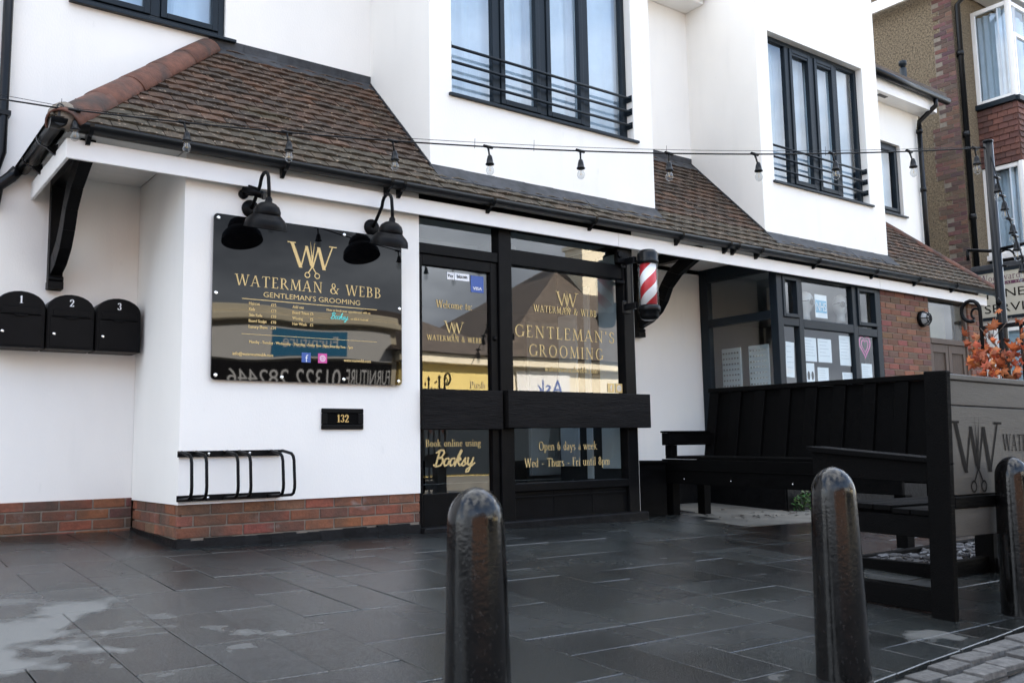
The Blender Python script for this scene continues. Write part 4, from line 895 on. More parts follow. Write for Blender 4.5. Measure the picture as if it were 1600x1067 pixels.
# ------------------------------------------------------------------ things fixed to or standing by the shop
def mailbox():
    t = thing('letter_box', 'black arched letter box numbered 1, cut by the left edge of the photo', 'letter box', (0, 0, 0), 0, 'arched letter boxes on the left wall')
    w, d, h0, h1 = .155, .235, .285, .392
    def arch(s=1.0, n=12): return [(-w*s, 0)]+[(w*s, 0)]+[(w*s*math.cos(R(180*k/n)), h0+(h1-h0)*math.sin(R(180*k/n))*s) for k in range(n+1)]
    b = MB(); b.prism([(x, -d+.012, z) for x, z in arch()], (0, d-.012, 0)); b.build('body', M['black'], t, bevel=.004)
    b = MB(); b.prism([(x, -d, .004+z*.985) for x, z in arch(.965)], (0, .012, 0)); b.box(-w*.99, -d-.004, 0, w*.99, -d+.02, .012); f = b.build('front', M['black'], t, bevel=.003)
    b = MB(); b.box(-.135, -d-.006, .012, .135, -d-.0005, .225); b.build('door', M['black'], t, bevel=.003)
    b = MB(); b.box(-.118, -d-.009, .235, .118, -d-.0005, .282); b.box(-.125, -d-.016, .228, .125, -d-.0005, .236); b.prism([(-.05, -d-.015, .229), (.05, -d-.015, .229), (.03, -d-.015, .212), (-.03, -d-.015, .212)], (0, .008, 0)); b.build('flap', M['black'], t, bevel=.003)
    b = MB(); b.lathe([(.011, 0), (.011, .006), (.004, .007)], (-.108, -d-.006, .105), 12, Matrix.Rotation(R(90), 3, 'X')); b.build('lock', M['steel'], t)
    return t, d
mb0, md = mailbox()
boxes = [mb0]+[copy_tree(mb0) for _ in range(2)]
for o, x, dg_, lb in zip(boxes, (-.825, -.505, -.185), '123', ('black arched letter box numbered 1, cut by the left edge of the photo', 'black arched letter box numbered 2, between its two neighbours', 'black arched letter box numbered 3, nearest the wall corner')):
    place(o, (x, YR-.004, 1.352)); o['label'] = lb; WM[o.name] = Matrix.Identity(4)
    P, wd = serif_text(dg_); letter(o, 'number', P, wd, (0, -md, .305), UX, UZ, NF, size=.052, align='c', m=M['white'], off=.0015)

def sign():
    t = thing('shop_sign', 'glossy black price list sign with gold scissors logo and lettering', 'sign', (.92, -.03, 1.1))
    x0, x1, z0, z1, y = .19, 1.662, 1.10, 2.243, -.03
    b = MB(); r = .025
    pts = [(x0+r-r*math.cos(R(a)), z0+r-r*math.sin(R(a))) for a in range(0, 91, 30)]+[(x1-r+r*math.sin(R(a)), z0+r-r*math.cos(R(a))) for a in range(0, 91, 30)]+[(x1-r+r*math.cos(R(a)), z1-r+r*math.sin(R(a))) for a in range(0, 91, 30)]+[(x0+r-r*math.sin(R(a)), z1-r+r*math.cos(R(a))) for a in range(0, 91, 30)]
    b.prism([(x, y, z) for x, z in pts], (0, .012, 0)); b.build('panel', M['acrylic'], t)
    for x, z in ((x0+.03, z0+.03), (.69, z0+.03), (1.17, z0+.03), (x1-.03, z0+.03), (x0+.03, z1-.03), (1.17, z1-.03), (x1-.03, z1-.03), (x0+.022, 1.69), (x1-.022, 1.69)):
        b = MB(); b.lathe([(.014, 0), (.014, .006), (.008, .009)], (x, y, z), 14, Matrix.Rotation(R(90), 3, 'X')); b.lathe([(.008, -.0), (.008, .022)], (x, 0, z), 8, Matrix.Rotation(R(90), 3, 'X')); b.build('stud', M['steel'], t)
    def L(P, w, x, z, **k): letter(t, k.pop('name', 'sign_lettering'), P, w, (x, y, z), UX, UZ, NF, **k)
    P, w_ = logo(); L(P, w_, .915, 2.11, fit=.365, align='c', name='scissors_logo')
    P, w_ = serif_text("WATERMAN & WEBB", .13); L(P, w_, .913, 1.757, size=.078, fit=1.135, align='c')
    P, w_ = sans_text("GENTLEMAN'S GROOMING"); L(P, w_, .925, 1.69, size=.036, fit=.755, align='c')
    b = MB(); b.box(.395, y-.002, 1.664, 1.445, y-.0005, 1.669); b.build('rule', M['gold'], t)
    b = MB(); b.box(.395, y-.002, 1.42, 1.445, y-.0005, 1.423); b.build('rule', M['gold'], t)
    for k, (a, c) in enumerate((("Haircut", "£15"), ("Kids", "£12"), ("Skin Fade", "£18"), ("Beard Sculpt", "£10"), ("Luxury Shave", "£24"))):
        z = 1.627-.0405*k
        for s, x in ((a, .445), (c, .605)):
            P, w_ = sans_text(s); L(P, w_, x, z, size=.021, fit=w_*.021*.85)
    for k, (a, c) in enumerate((("Add ons", ""), ("Beard Trims", "£5"), ("Waxing", "£5"), ("Hair Wash", "£5"))):
        z = 1.627-.0405*k
        for s, x in ((a, .765), (c, .90)):
            if s: P, w_ = sans_text(s); L(P, w_, x, z, size=.021, fit=w_*.021*.85)
    for s, x, z, h in (("How to book your appointment with us", 1.03, 1.628, .018), ("on iOS & Android", 1.225, 1.575, .016), ("info@watermanwebb.com", .335, 1.272, .022), ("watermanwebb.com", 1.17, 1.262, .022), ("Monday - Tuesday - Wednesday - Thursday - Friday 9am - 8pm Saturday 9am - 5pm", .45, 1.36, .019)):
        P, w_ = sans_text(s); L(P, w_, x, z, size=h, fit=w_*h*.86)
    P, w_ = script_text(); L(P, w_, 1.063, 1.572, size=.046, fit=.14, m=M['cyan'])
    b = MB(); b.box(.838, y-.002, 1.243, .908, y-.0005, 1.313); b.build('social_icon', M['fb'], t)
    b = MB(); b.box(.965, y-.002, 1.243, 1.035, y-.0005, 1.313); b.build('social_icon', M['insta'], t)
    P, w_ = sans_text('f'); L(P, w_, .877, 1.246, size=.052, align='c', m=M['white'], name='social_icon', off=.0025)
    P = ring(.5, .5, .5, .5, 0, 360, .12, .12)+ring(.5, .5, .24, .24, 0, 360, .1, .1); L(P, 1, 1.0, 1.255, size=.045, align='c', m=M['white'], name='social_icon', off=.0025)
sign()

def sign_lamp():
    t = thing('sign_lamp', 'left black swan neck lamp over the price list sign', 'wall lamp', (0, 0, 0), 0, 'swan neck lamps over the sign')
    b = MB(); b.lathe([(.064, 0), (.064, .012), (.057, .022), (.02, .028)], (0, -.001, 0), 22, Matrix.Rotation(R(90), 3, 'X')); b.build('wall_plate', M['black'], t)
    pts = [(0, -.02, .0), (0, -.07, .035), (.004, -.12, .09), (.008, -.155, .135)]+[(.012, -.225+.07*math.cos(R(a)), .15+.06*math.sin(R(a))) for a in (20, 50, 80, 110, 140, 170)]+[(.015, -.298, .08), (.015, -.30, .0)]
    b = MB(); b.tube(pts, .0125, 10); b.build('neck', M['black'], t)
    A = Matrix.Rotation(R(16), 3, 'X'); o = Vector((.015, -.30, .012))
    prof = [(.013, .012), (.023, -.004), (.025, -.026), (.050, -.034), (.078, -.056), (.092, -.088), (.093, -.108), (.088, -.118), (.098, -.124), (.122, -.140), (.140, -.166), (.146, -.194), (.146, -.206), (.149, -.212), (.141, -.211), (.136, -.166), (.115, -.135), (.08, -.10), (.0, -.075)]
    b = MB(); b.lathe(prof, o, 36, A, caps=False); s = b.build('lamp_shade', M['black'], t, normals=False)
    b = MB(); b.lathe([(.0, -.08), (.018, -.085), (.026, -.11), (.022, -.13), (.0, -.14)], o, 16, A, caps=False); b.build('bulb', M['dark'], t)
    return t
l0 = sign_lamp()
for ch in l0.children:
    if ch.name.startswith(('lamp_shade', 'bulb')):
        for v in ch.data.vertices: v.co = Vector((.015, -.30, 0))+(v.co-Vector((.015, -.30, 0)))*.98
place(l0, (.455, 0, 2.312))
l1 = copy_tree(l0); place(l1, (1.414, 0, 2.306)); l1['label'] = 'right black swan neck lamp, close to the shop door frame'

def camera_thing():
    t = thing('security_camera', 'small black security camera above the left sign lamp', 'security camera', (.435, -.01, 2.40))
    b = MB(); b.lathe([(.035, 0), (.035, .02), (.022, .035)], (.40, -.001, 2.41), 16, Matrix.Rotation(R(90), 3, 'X')); b.tube([(.40, -.03, 2.41), (.42, -.07, 2.40), (.44, -.085, 2.395)], .012, 8); b.build('mount', M['black'], t)
    b = MB(); d = Vector((.62, -.55, -.30)).normalized(); c = Vector((.40, -.06, 2.43)); b.tube([c-d*.02, c+d*.13], .027, 14); b.tube([c-d*.05+Vector((0, 0, .03)), c+d*.09+Vector((0, 0, .03))], .012, 8); b.build('body', M['black'], t)
    b = MB(); b.tube([c+d*.13, c+d*.145], .03, 14); b.build('lens_hood', M['plastic'], t)
camera_thing()

def letter_plate():
    t = thing('letter_plate', 'black letter plate with the gold number 132 set in the white wall', 'letter plate', (1.17, 0, .84))
    x0, x1, z0, z1 = 1.005, 1.342, .766, .918
    b = MB()
    b.box(x0, -.016, z0, x1, -.001, z0+.035); b.box(x0, -.016, z1-.035, x1, -.001, z1); b.box(x0, -.016, z0+.0352, x0+.045, -.001, z1-.0352); b.box(x1-.045, -.016, z0+.0352, x1, -.001, z1-.0352); b.build('frame', M['black'], t, bevel=.005)
    b = MB(); b.box(x0+.04, -.010, z0+.03, x1-.04, -.0012, z1-.03); b.box(x0+.05, -.016, z0+.036, x1-.05, -.010, z0+.044); b.build('flap', M['wood'], t, bevel=.003)
    P, w_ = serif_text('132', .03); letter(t, 'number', P, w_, (1.175, -.010, .818), UX, UZ, NF, size=.056, align='c', m=M['goldm'])
letter_plate()

def bike_rack():
    t = thing('bicycle_rack', 'black wall mounted bicycle rack with three pairs of hoops', 'bicycle rack', (.34, -.02, .3))
    for z in (.606, .318):
        b = MB(); b.box(-.012, -.022, z-.02, .695, -.002, z+.02); o = b.build('rail', M['black'], t, bevel=.003)
        s = MB()
        for x in (.19, .47): s.lathe([(.009, 0), (.009, .004), (.003, .006)], (x, -.022, z), 10, Matrix.Rotation(R(90), 3, 'X'))
        s.build('screw', M['steel'], o)
    for x in (.0, .095, .30, .385, .61, .69):
        q = [(x, -.01, .615), (x, -.06, .618), (x, -.16, .605)]; c = .045
        q += [(x+.004, -.20, .598), (x+.006, -.226, .58), (x+.007, -.238, .55), (x+.003, -.262, .40), (x+.002, -.262, .365), (x+.001, -.248, .335), (x, -.22, .322), (x, -.06, .312), (x, -.01, .312)]
        b = MB(); b.tube(q, .0105, 10); b.build('hoop', M['black'], t)
bike_rack()

def barber_pole():
    cx, cy = 4.165, -.235
    t = thing('barber_pole', 'red and white striped barber pole with black caps beside the window', 'barber pole', (cx, cy, 1.74))
    def lt(prof, n=28): b = MB(); b.lathe(prof, (cx, cy, 0), n); return b
    k = .78; sc = lambda pr: [(r*k, z) for r, z in pr]
    lt(sc([(.02, 2.275), (.118, 2.278), (.130, 2.284), (.130, 2.305), (.124, 2.31), (.124, 2.365), (.116, 2.388), (.085, 2.408), (.03, 2.416)])).build('top_cap', M['plastic'], t)
    lt(sc([(.02, 1.752), (.07, 1.755), (.100, 1.768), (.114, 1.79), (.114, 1.825), (.128, 1.832), (.136, 1.845), (.136, 1.872), (.120, 1.890), (.02, 1.893)])).build('bottom_cap', M['plastic'], t)
    b = MB(); b.lathe([(.076, -.19), (.076, .19)], (0, 0, 0), 40); st = b.build('striped_cylinder', M['stripe'], None); st.parent = t; st.location = (0, 0, 2.085-1.74); 
    lt0 = MB(); lt0.lathe([(.092, 1.894), (.092, 2.274)], (cx, cy, 0), 32, caps=False); lt0.build('glass_cover', M['clear'], t, normals=True)
    b = MB()
    for z in (2.33, 1.90): b.box(cx-.09, cy+.09, z-.03, cx-.05, .0, z+.03); b.box(cx-.12, -.012, z-.06, cx-.02, -.0, z+.06)
    b.box(4.10, -.02, 1.9, 4.15, -.002, 2.33)
    b.build('wall_bracket', M['plastic'], t, bevel=.006)
barber_pole()

def bulkhead():
    t = thing('bulkhead_lamp', 'small round caged bulkhead light on the brown brick pier', 'wall light', (9.33, -.01, 2.16))
    A = Matrix.Rotation(R(90), 3, 'X'); c = (9.33, -.004, 2.16)
    b = MB(); b.lathe([(.105, 0), (.105, .03), (.09, .045)], c, 20, A); b.build('base', M['black'], t)
    b = MB(); b.lathe([(.088, .045), (.08, .08), (.05, .105), (.0, .112)], c, 20, A, caps=False); b.build('diffuser', mat('frosted_glass', (.30, .31, .31), .25), t)
    b = MB()
    for k in range(3): b.tube([(9.33+.095*math.cos(R(a))*math.cos(R(60*k)), -.05-.075*math.sin(R(a)), 2.16+.095*math.cos(R(a))*math.sin(R(60*k))) for a in range(0, 181, 20)], .006, 6)
    b.tube([(9.33+.06*math.cos(R(a)), -.112, 2.16+.06*math.sin(R(a))) for a in range(0, 360, 30)], .006, 6, closed=True); b.build('cage', M['black'], t)
bulkhead()

# ------------------------------------------------------------------ notices and displays in the second shop's window
def notice(x0, z0, x1, z1, label, tilt=0, art=None, name='paper_notice', cat='notice'):
    b = MB(); cx, cz = (x0+x1)/2, (z0+z1)/2; c, s = math.cos(R(tilt)), math.sin(R(tilt)); w, h = (x1-x0)/2, (z1-z0)/2
    q = [(cx+c*a-s*d, cz+s*a+c*d) for a, d in ((-w, -h), (w, -h), (w, h), (-w, h))]
    b.prism([(x, .048, z) for x, z in q], (0, .0015, 0))
    t = thing(name, label, cat, (cx, .048, z0), 0, 'paper notices in the second shop window')
    b.build('sheet', M['paper'], t)
    ln = MB(); n = random.randint(5, 9)
    if art is None:
        for k in range(n):
            z = cz+h*.75-k*h*1.5/n; ln.box(cx-w*.75, .0472, z-.004, cx+w*random.uniform(.1, .75), .0478, z+.003)
        ln.build('print', M['print'], t)
    return t
notice(6.55, 1.33, 6.70, 1.72, 'white notice with a blue heading, alone in the narrow left light', -3)
notice(6.885, 1.52, 7.12, 1.79, 'upper left of two white sheets side by side in the wide light')
notice(7.15, 1.52, 7.41, 1.79, 'upper right of two white sheets side by side in the wide light')
notice(7.57, 1.50, 7.79, 1.85, 'tall white sheet beside the right hand mullion of the wide light')
notice(7.12, 1.17, 7.33, 1.46, 'white sheet low in the wide light, just above the bench back')
notice(7.60, 1.17, 7.80, 1.42, 'white sheet under the tall one, low beside the mullion')
notice(8.00, 1.22, 8.22, 1.54, 'white sheet under the pink heart')
t = notice(6.90, 1.2, 7.06, 1.50, 'white poster with two dark faces, low in the wide light', art=1)
for x in (6.95, 7.02):
    b = MB(); b.prism([(x+.024*math.cos(R(a)), .0474, 1.36+.05*math.sin(R(a))) for a in range(0, 360, 30)], (0, -.0004, 0)); b.build('print', M['ink'], t)
t = notice(7.14, 2.03, 7.37, 2.30, 'white and pale blue NHS poster in the wide top light', art=1, name='nhs_poster', cat='poster')
b = MB(); b.box(7.15, .0468, 2.09, 7.36, .0478, 2.235); b.build('print', mat('pale_blue_print', (.12, .42, .62), .6), t)
P, w_ = sans_text('NHS'); letter(t, 'poster_lettering', P, w_, (7.255, .0468, 2.112), UX, UZ, NF, size=.10, fit=.185, align='c', m=M['paper'])
def heart():
    t = thing('heart_decoration', 'pink paper heart outline hung in the right hand light', 'decoration', (8.09, .047, 1.6))
    for s in (1.0, .62):
        b = MB(); pts = []
        for k in range(40):
            a = 2*math.pi*k/40; pts.append((16*math.sin(a)**3, 13*math.cos(a)-5*math.cos(2*a)-2*math.cos(3*a)-math.cos(4*a)))
        f = .0078*s
        for k in range(40):
            p, q = pts[k], pts[(k+1) % 40]; z = 1.755
            b.hexa([(8.09+p[0]*f, .046, z+p[1]*f*1.25), (8.09+q[0]*f, .046, z+q[1]*f*1.25), (8.09+q[0]*f*.8, .046, z+q[1]*f*.8*1.25), (8.09+p[0]*f*.8, .046, z+p[1]*f*.8*1.25)],
                   [(8.09+p[0]*f, .044, z+p[1]*f*1.25), (8.09+q[0]*f, .044, z+q[1]*f*1.25), (8.09+q[0]*f*.8, .044, z+q[1]*f*.8*1.25), (8.09+p[0]*f*.8, .044, z+p[1]*f*.8*1.25)])
        b.build('heart_outline', M['pink'], t)
heart()
def mannequin(x, y, z, label, rz):
    t = thing('mannequin_head', label, 'mannequin head', (x, y, z), rz, 'mannequin heads in the top light')
    b = MB(); prof = [(.055, -.02), (.05, .03), (.048, .07), (.07, .10), (.088, .15), (.095, .20), (.09, .25), (.065, .295), (.03, .315), (.0, .32)]
    b.tf = WM[t.name] @ Matrix.Diagonal((.85, 1.12, 1, 1)); b.lathe(prof, (0, 0, 0), 24); b.lathe([(.0, -.03), (.016, -.01), (.010, .03), (.0, .04)], (0, -.095, .17), 10)
    b.build('head', M['head'], t)
    b = MB(WM[t.name])
    for s in (-1, 1): b.prism([(s*.042+.040*math.cos(R(a)), -.112, .185+.034*math.sin(R(a))) for a in range(0, 360, 30)], (0, .006, 0)); b.box(s*.08-.003, -.10, .196, s*.08+.003, .02, .206)
    b.box(-.01, -.108, .2, .01, -.102, .207); b.build('sunglasses', M['plastic'], t)
mannequin(7.87, .20, 2.06, 'white mannequin head in dark sunglasses to the right of the NHS poster', R(-20))
mannequin(7.16, .20, 2.03, 'white mannequin head half hidden by the left mullion of the top light', R(10))
def stand(x, y, label):
    t = thing('spectacle_display', label, 'display stand', (x, y, 0), 0, 'spectacle display panels')
    b = MB(); b.box(x-.012, y-.14, .05, x+.012, y+.14, 1.75); b.box(x-.12, y-.18, .03, x+.12, y+.18, .05); b.build('panel', M['inwhite'], t, bevel=.004)
    b = MB()
    for k in range(24):
        for dy in (-.105, -.063, -.021, .021, .063, .105): b.box(x-.022, y+dy-.011, 1.68-k*.065, x-.0125, y+dy+.011, 1.70-k*.065)
    b.build('spectacle_rail', M['steel'], t)
stand(6.80, .60, 'perforated metal spectacle display panel nearest the corner post'); stand(6.80, 1.0, 'perforated metal spectacle display panel further inside the second shop')

# ------------------------------------------------------------------ bollards
def bollard():
    t = thing('bollard', 'nearest large black bollard standing before the barber door', 'bollard', (0, 0, 0), 0, 'cast iron bollards along the kerb')
    b = MB(); prof = [(.094, -.05), (.094, .02), (.092, .1), (.089, .25), (.085, .42), (.081, .56), (.0785, .625)]
    prof += [(.0785*math.cos(R(a)), .625+.098*math.sin(R(a))) for a in range(8, 91, 8)]+[(.001, .724)]
    b.lathe(prof, (0, 0, 0), 40, caps=False); b.build('shaft', M['iron'], t)
    b = MB(); b.lathe([(.098, -.05), (.098, .006), (.094, .012)], (0, 0, 0), 32, caps=False); b.build('collar', M['tar'], t)
    return t
bo = bollard()
for o, (x, y), lb in zip([bo, copy_tree(bo), copy_tree(bo)], ((-.445, -4.04), (1.03, -4.172), (2.80, -3.985)), ('nearest large black bollard standing before the barber door', 'middle black bollard standing in front of the bench arm', 'black bollard at the right edge before the branded bench back')):
    place(o, (x, y, gz(x, y)-.005), random.random()*6); o['label'] = lb
for o, sz in zip([x for x in COL.objects if x.name.split('.')[0] == 'bollard'], (.965, 1.03, 1.06)): o.scale = (1, 1, sz); o.rotation_euler[0] += 0

# ------------------------------------------------------------------ benches
def bench_long():
    O = Vector((4.80, .25, 0)); u = Vector((-.073, -.997, 0)); d = Vector((.997, -.073, 0)); L = 2.62
    t = thing('high_back_bench', 'long black timber bench with a tall slatted back, end on to the shops', 'bench', (O.x, O.y, gz(O.x, O.y)))
    F = Matrix(((d.x, u.x, 0, O.x), (d.y, u.y, 0, O.y), (0, 0, 1, 0), (0, 0, 0, 1)))      # x depth, y along, z up
    g0, g1 = gz(O.x, O.y), gz(*(O+u*L).xy)
    for k in range(4): b = MB(F); b.box(.005+.125*k, .0, .468, .005+.125*k+.117, L, .495); b.build('seat_slat', M['wood'], t, bevel=.004)
    b = MB(F); b.box(-.035, -.01, .235, .003, L, .466); b.box(-.046, .0, .36, -.0355, L, .37); b.box(.48, .03, .30, .52, L, .466); b.build('apron', M['wood'], t, bevel=.004)
    for y in (.0, L-.1):
        for x in (.005, .42): b = MB(F); b.box(x, y+.002, g1-.02, x+.09, y+.098, .234 if x < .1 else .46); b.build('leg', M['wood'], t, bevel=.005)
    # tall back, leaning away: backing boards, raised battens, cap rail
    def lean(z): return .515+(z-.45)*.16
    def slab(b, y0, y1, z0, z1, a, c):
        b.hexa([(lean(z0)+a, y0, z0), (lean(z0)+c, y0, z0), (lean(z0)+c, y1, z0), (lean(z0)+a, y1, z0)], [(lean(z1)+a, y0, z1), (lean(z1)+c, y0, z1), (lean(z1)+c, y1, z1), (lean(z1)+a, y1, z1)])
    bk = MB(F)
    slab(bk, .0, L, .36, 1.125, .034, .052)
    back = bk.build('back_panel', M['wood'], t, bevel=.003)
    n = 9
    for k in range(n):
        b = MB(F); y = .01+(L-.17)*k/(n-1); slab(b, y, y+.125, .36, 1.125, .0, .030); b.build('batten', M['wood'], back, bevel=.004)
    b = MB(F); slab(b, -.005, L+.005, 1.127, 1.172, -.012, .07); b.build('cap_rail', M['wood'], t, bevel=.004)
    for y in (0,):
        b = MB(F); b.box(-.03, y-.01, .60, .56, y+.10, .72); b.box(-.04, y-.02, .7205, .52, y+.11, .74); b.box(.0, y+.003, .4955, .085, y+.087, .599); b.build('armrest', M['wood'], t, bevel=.005)
    b = MB(F)
    for y in (.3, .9, 1.6, 2.2): b.lathe([(.008, 0), (.008, .004), (.002, .005)], (-.035, y, .28), 8, Matrix.Rotation(R(-90), 3, 'Y'))
    b.build('bolt', M['steel'], t)
bench_long()

def bench_branded():
    x0, x1 = 2.37, 4.05; yb = -3.845
    t = thing('branded_bench', 'black timber bench whose street side back is carved with the scissors logo', 'bench', (x0, -3.84, gz(x0, -3.84)))
    for x in (x0, x1):
        b = MB(); b.box(x-.022, -3.885, gz(x, -3.8)-.01, x+.022, -3.772, .937); b.build('back_post', M['wood'], t, bevel=.006)
        b = MB(); b.box(x+.01, -3.25, gz(x, -3.2)-.01, x+.115, -3.13, .405); b.build('leg', M['wood'], t, bevel=.006)
        b = MB(); b.hexa([(x+.005, -3.774, .40), (x+.12, -3.774, .40), (x+.12, -3.12, .41), (x+.005, -3.12, .41)], [(x+.005, -3.774, .497), (x+.12, -3.774, .497), (x+.12, -3.12, .535), (x+.005, -3.12, .535)])
        b.hexa([(x-.012, -3.90, .495), (x-.0005, -3.90, .495), (x-.0005, -3.886, .495), (x-.012, -3.886, .495)], [(x-.012, -3.90, .5), (x-.0005, -3.90, .5), (x-.0005, -3.886, .5), (x-.012, -3.886, .5)])
        b.hexa([(x-.02, -3.774, .498), (x+.15, -3.774, .498), (x+.15, -3.10, .537), (x-.02, -3.10, .537)], [(x-.02, -3.774, .522), (x+.15, -3.774, .522), (x+.15, -3.10, .565), (x-.02, -3.10, .565)]); b.build('armrest', M['wood'], t, bevel=.005)
        b = MB(); b.box(x+.02, -3.774, gz(x, -3.8)+.015, x+.10, -3.255, gz(x, -3.8)+.12); b.build('bottom_rail', M['wood'], t, bevel=.005)
        b = MB(); b.box(x+.025, -3.774, .135, x+.06, -3.255, .238); b.build('side_rail', M['wood'], t, bevel=.004)
    for k in range(5): b = MB(); y = -3.26-.1*k; b.box(x0+.02, y-.094, .242+(.012 if k < 3 else 0), x1+.115, y, .268+(.012 if k < 3 else 0)); b.build('seat_slat', M['wood'], t, bevel=.004)
    b = MB(); b.box(x0+.116, -3.25, .13, x1+.009, -3.212, .24); b.build('apron', M['wood'], t, bevel=.004)
    # the back: cap, second plank, big panel, all seen from the street
    X0, X1 = x0+.024, x1-.024
    b = MB(); b.box(X0, -3.872, .897, X1, -3.79, .925); b.build('cap_rail', M['board'], t, bevel=.005)
    b = MB(); b.box(X0, -3.862, .775, X1, -3.80, .8955); b.build('back_plank', M['board'], t, bevel=.005)
    b = MB(); b.box(X0, -3.858, .345, X1, -3.805, .772); pn = b.build('back_panel', M['board'], t, bevel=.004)
    b = MB(); b.box(X0, -3.885, .285, X1, -3.80, .34); b.build('ledge', M['wood'], t, bevel=.005)
    b = MB(); b.box(X0, -3.875, .15, X1, -3.80, .283); b.build('back_rail', M['board'], t, bevel=.005)
    yf = -3.858
    P, w_ = logo(); letter(pn, 'carved_logo', P, w_, (2.675, yf, .70), UX, UZ, NF, size=.50, fit=.48, align='c', m=M['ink'])
    P, w_ = serif_text("WATERMAN & WEBB", .06); letter(pn, 'carved_lettering', P, w_, (2.94, yf, .555), UX, UZ, NF, size=.085, fit=.92, m=M['ink'])
bench_branded()
for o in COL.objects:
    if o.name == 'branded_bench': o.rotation_euler = (.03, .012, 0)
    if o.name == 'high_back_bench': o.rotation_euler = (.016, 0, 0); o.location.z += .012

def planter_box():
    x0, y0, x1, y1 = 4.36, .16, 4.72, .52; z = gz(4.5, .3)
    t = thing('planter_box', 'empty black timber planter box between shopfront and bench end', 'planter', ((x0+x1)/2, (y0+y1)/2, z))
    b = MB(); b.box(x0, y0, z-.01, x1, y0+.03, .44); b.box(x0, y1-.03, z-.01, x1, y1, .44); b.box(x0, y0+.0305, z-.01, x0+.03, y1-.0305, .44); b.box(x1-.03, y0+.0305, z-.01, x1, y1-.0305, .44); b.build('box', M['wood'], t, bevel=.004)
    b = MB(); b.box(x0-.015, y0-.015, .4405, x1+.015, y0+.06, .465); b.box(x0-.015, y1-.06, .4405, x1+.015, y1+.015, .465); b.box(x0-.015, y0+.0605, .4405, x0+.06, y1-.0605, .465); b.box(x1-.06, y0+.0605, .4405, x1+.015, y1-.0605, .465); b.build('rim', M['wood'], t, bevel=.004)
    b = MB(); b.box(x0+.03, y0+.03, .3, x1-.03, y1-.03, .36); b.build('soil', M['dark'], t)
planter_box()

def slate_bed():
    x0, x1, y0, y1 = 3.45, 6.4, -3.22, -2.62; z = gz(4.3, -3)
    t = thing('slate_planter', 'low black timber edged bed of slate chips beneath the railing', 'planter bed', (4.6, -2.9, z))
    b = MB(); b.box(x0, y0, z-.03, x1, y0+.05, z+.09); b.box(x0, y1-.05, z-.03, x1, y1, z+.09); b.box(x0, y0+.0505, z-.03, x0+.05, y1-.0505, z+.09); b.box(x1-.05, y0+.0505, z-.03, x1, y1-.0505, z+.09); b.build('edging', M['wood'], t, bevel=.004)
    b = MB()
    for k in range(900):
        x, y = random.uniform(x0+.06, x1-.06), random.uniform(y0+.06, y1-.06); s = random.uniform(.018, .045); v = random.uniform(.5, 1.5); b.cur = (.028*v, .028*v, .031*v)
        T_ = Matrix.Translation((x, y, z+.05+random.uniform(0, .03))) @ Matrix.Rotation(random.random()*6.3, 4, 'Z') @ Matrix.Rotation(random.uniform(-.6, .6), 4, 'X'); b.tf = T_
        b.hexa([(-s, -s*.6, -.005), (s*.8, -s*.7, -.005), (s, s*.6, -.005), (-s*.7, s*.7, -.005)], [(-s*.9, -s*.5, .006), (s*.7, -s*.6, .006), (s*.9, s*.5, .006), (-s*.6, s*.6, .006)])
    b.tf = None; b.cur = (.03, .028, .026); b.box(x0+.05, y0+.05, z-.02, x1-.05, y1-.05, z+.045); o = b.build('slate_chips', M['slate'], t); o['kind'] = 'stuff'
slate_bed()

# ------------------------------------------------------------------ railing, pole, garland, string lights
def railing_right():
    X = 4.22; ys = [-3.21-.125*k for k in range(9)]; gz_ = gz(X, -3.6)
    t = thing('wrought_iron_railing', 'black wrought iron railing with a curled end post behind the bench', 'railing', (X, -3.6, gz_))
    b = MB(); b.box(X-.015, ys[-1], 1.325, X+.015, ys[0]+.01, 1.352); b.box(X-.012, ys[-1], .15, X+.012, ys[0]+.01, .175); b.build('rail', M['black'], t, bevel=.003)
    for k, y in enumerate(ys):
        b = MB(); tp = 1.325 if k % 2 == 0 else 1.48
        if k == 0:
            tp = 1.47; pts = [(X, y, gz_), (X, y, 1.45)]+[(X, y+.062-.062*math.cos(R(a)), 1.46+.07*math.sin(R(a))) for a in range(15, 300, 25)]
            b.tube(pts, .0125, 8); b.tube([(X, y+.03-.03*math.cos(R(a)), 1.44+.035*math.sin(R(a))) for a in range(0, 260, 25)], .008, 8)
        else:
            b.tube([(X, y, gz_), (X, y, tp)], .0115, 8)
            if tp > 1.4: b.lathe([(.0, tp-.01), (.018, tp), (.02, tp+.02), (.0, tp+.05)], (X, y, 0), 8)
        b.build('picket', M['black'], t)
railing_right()

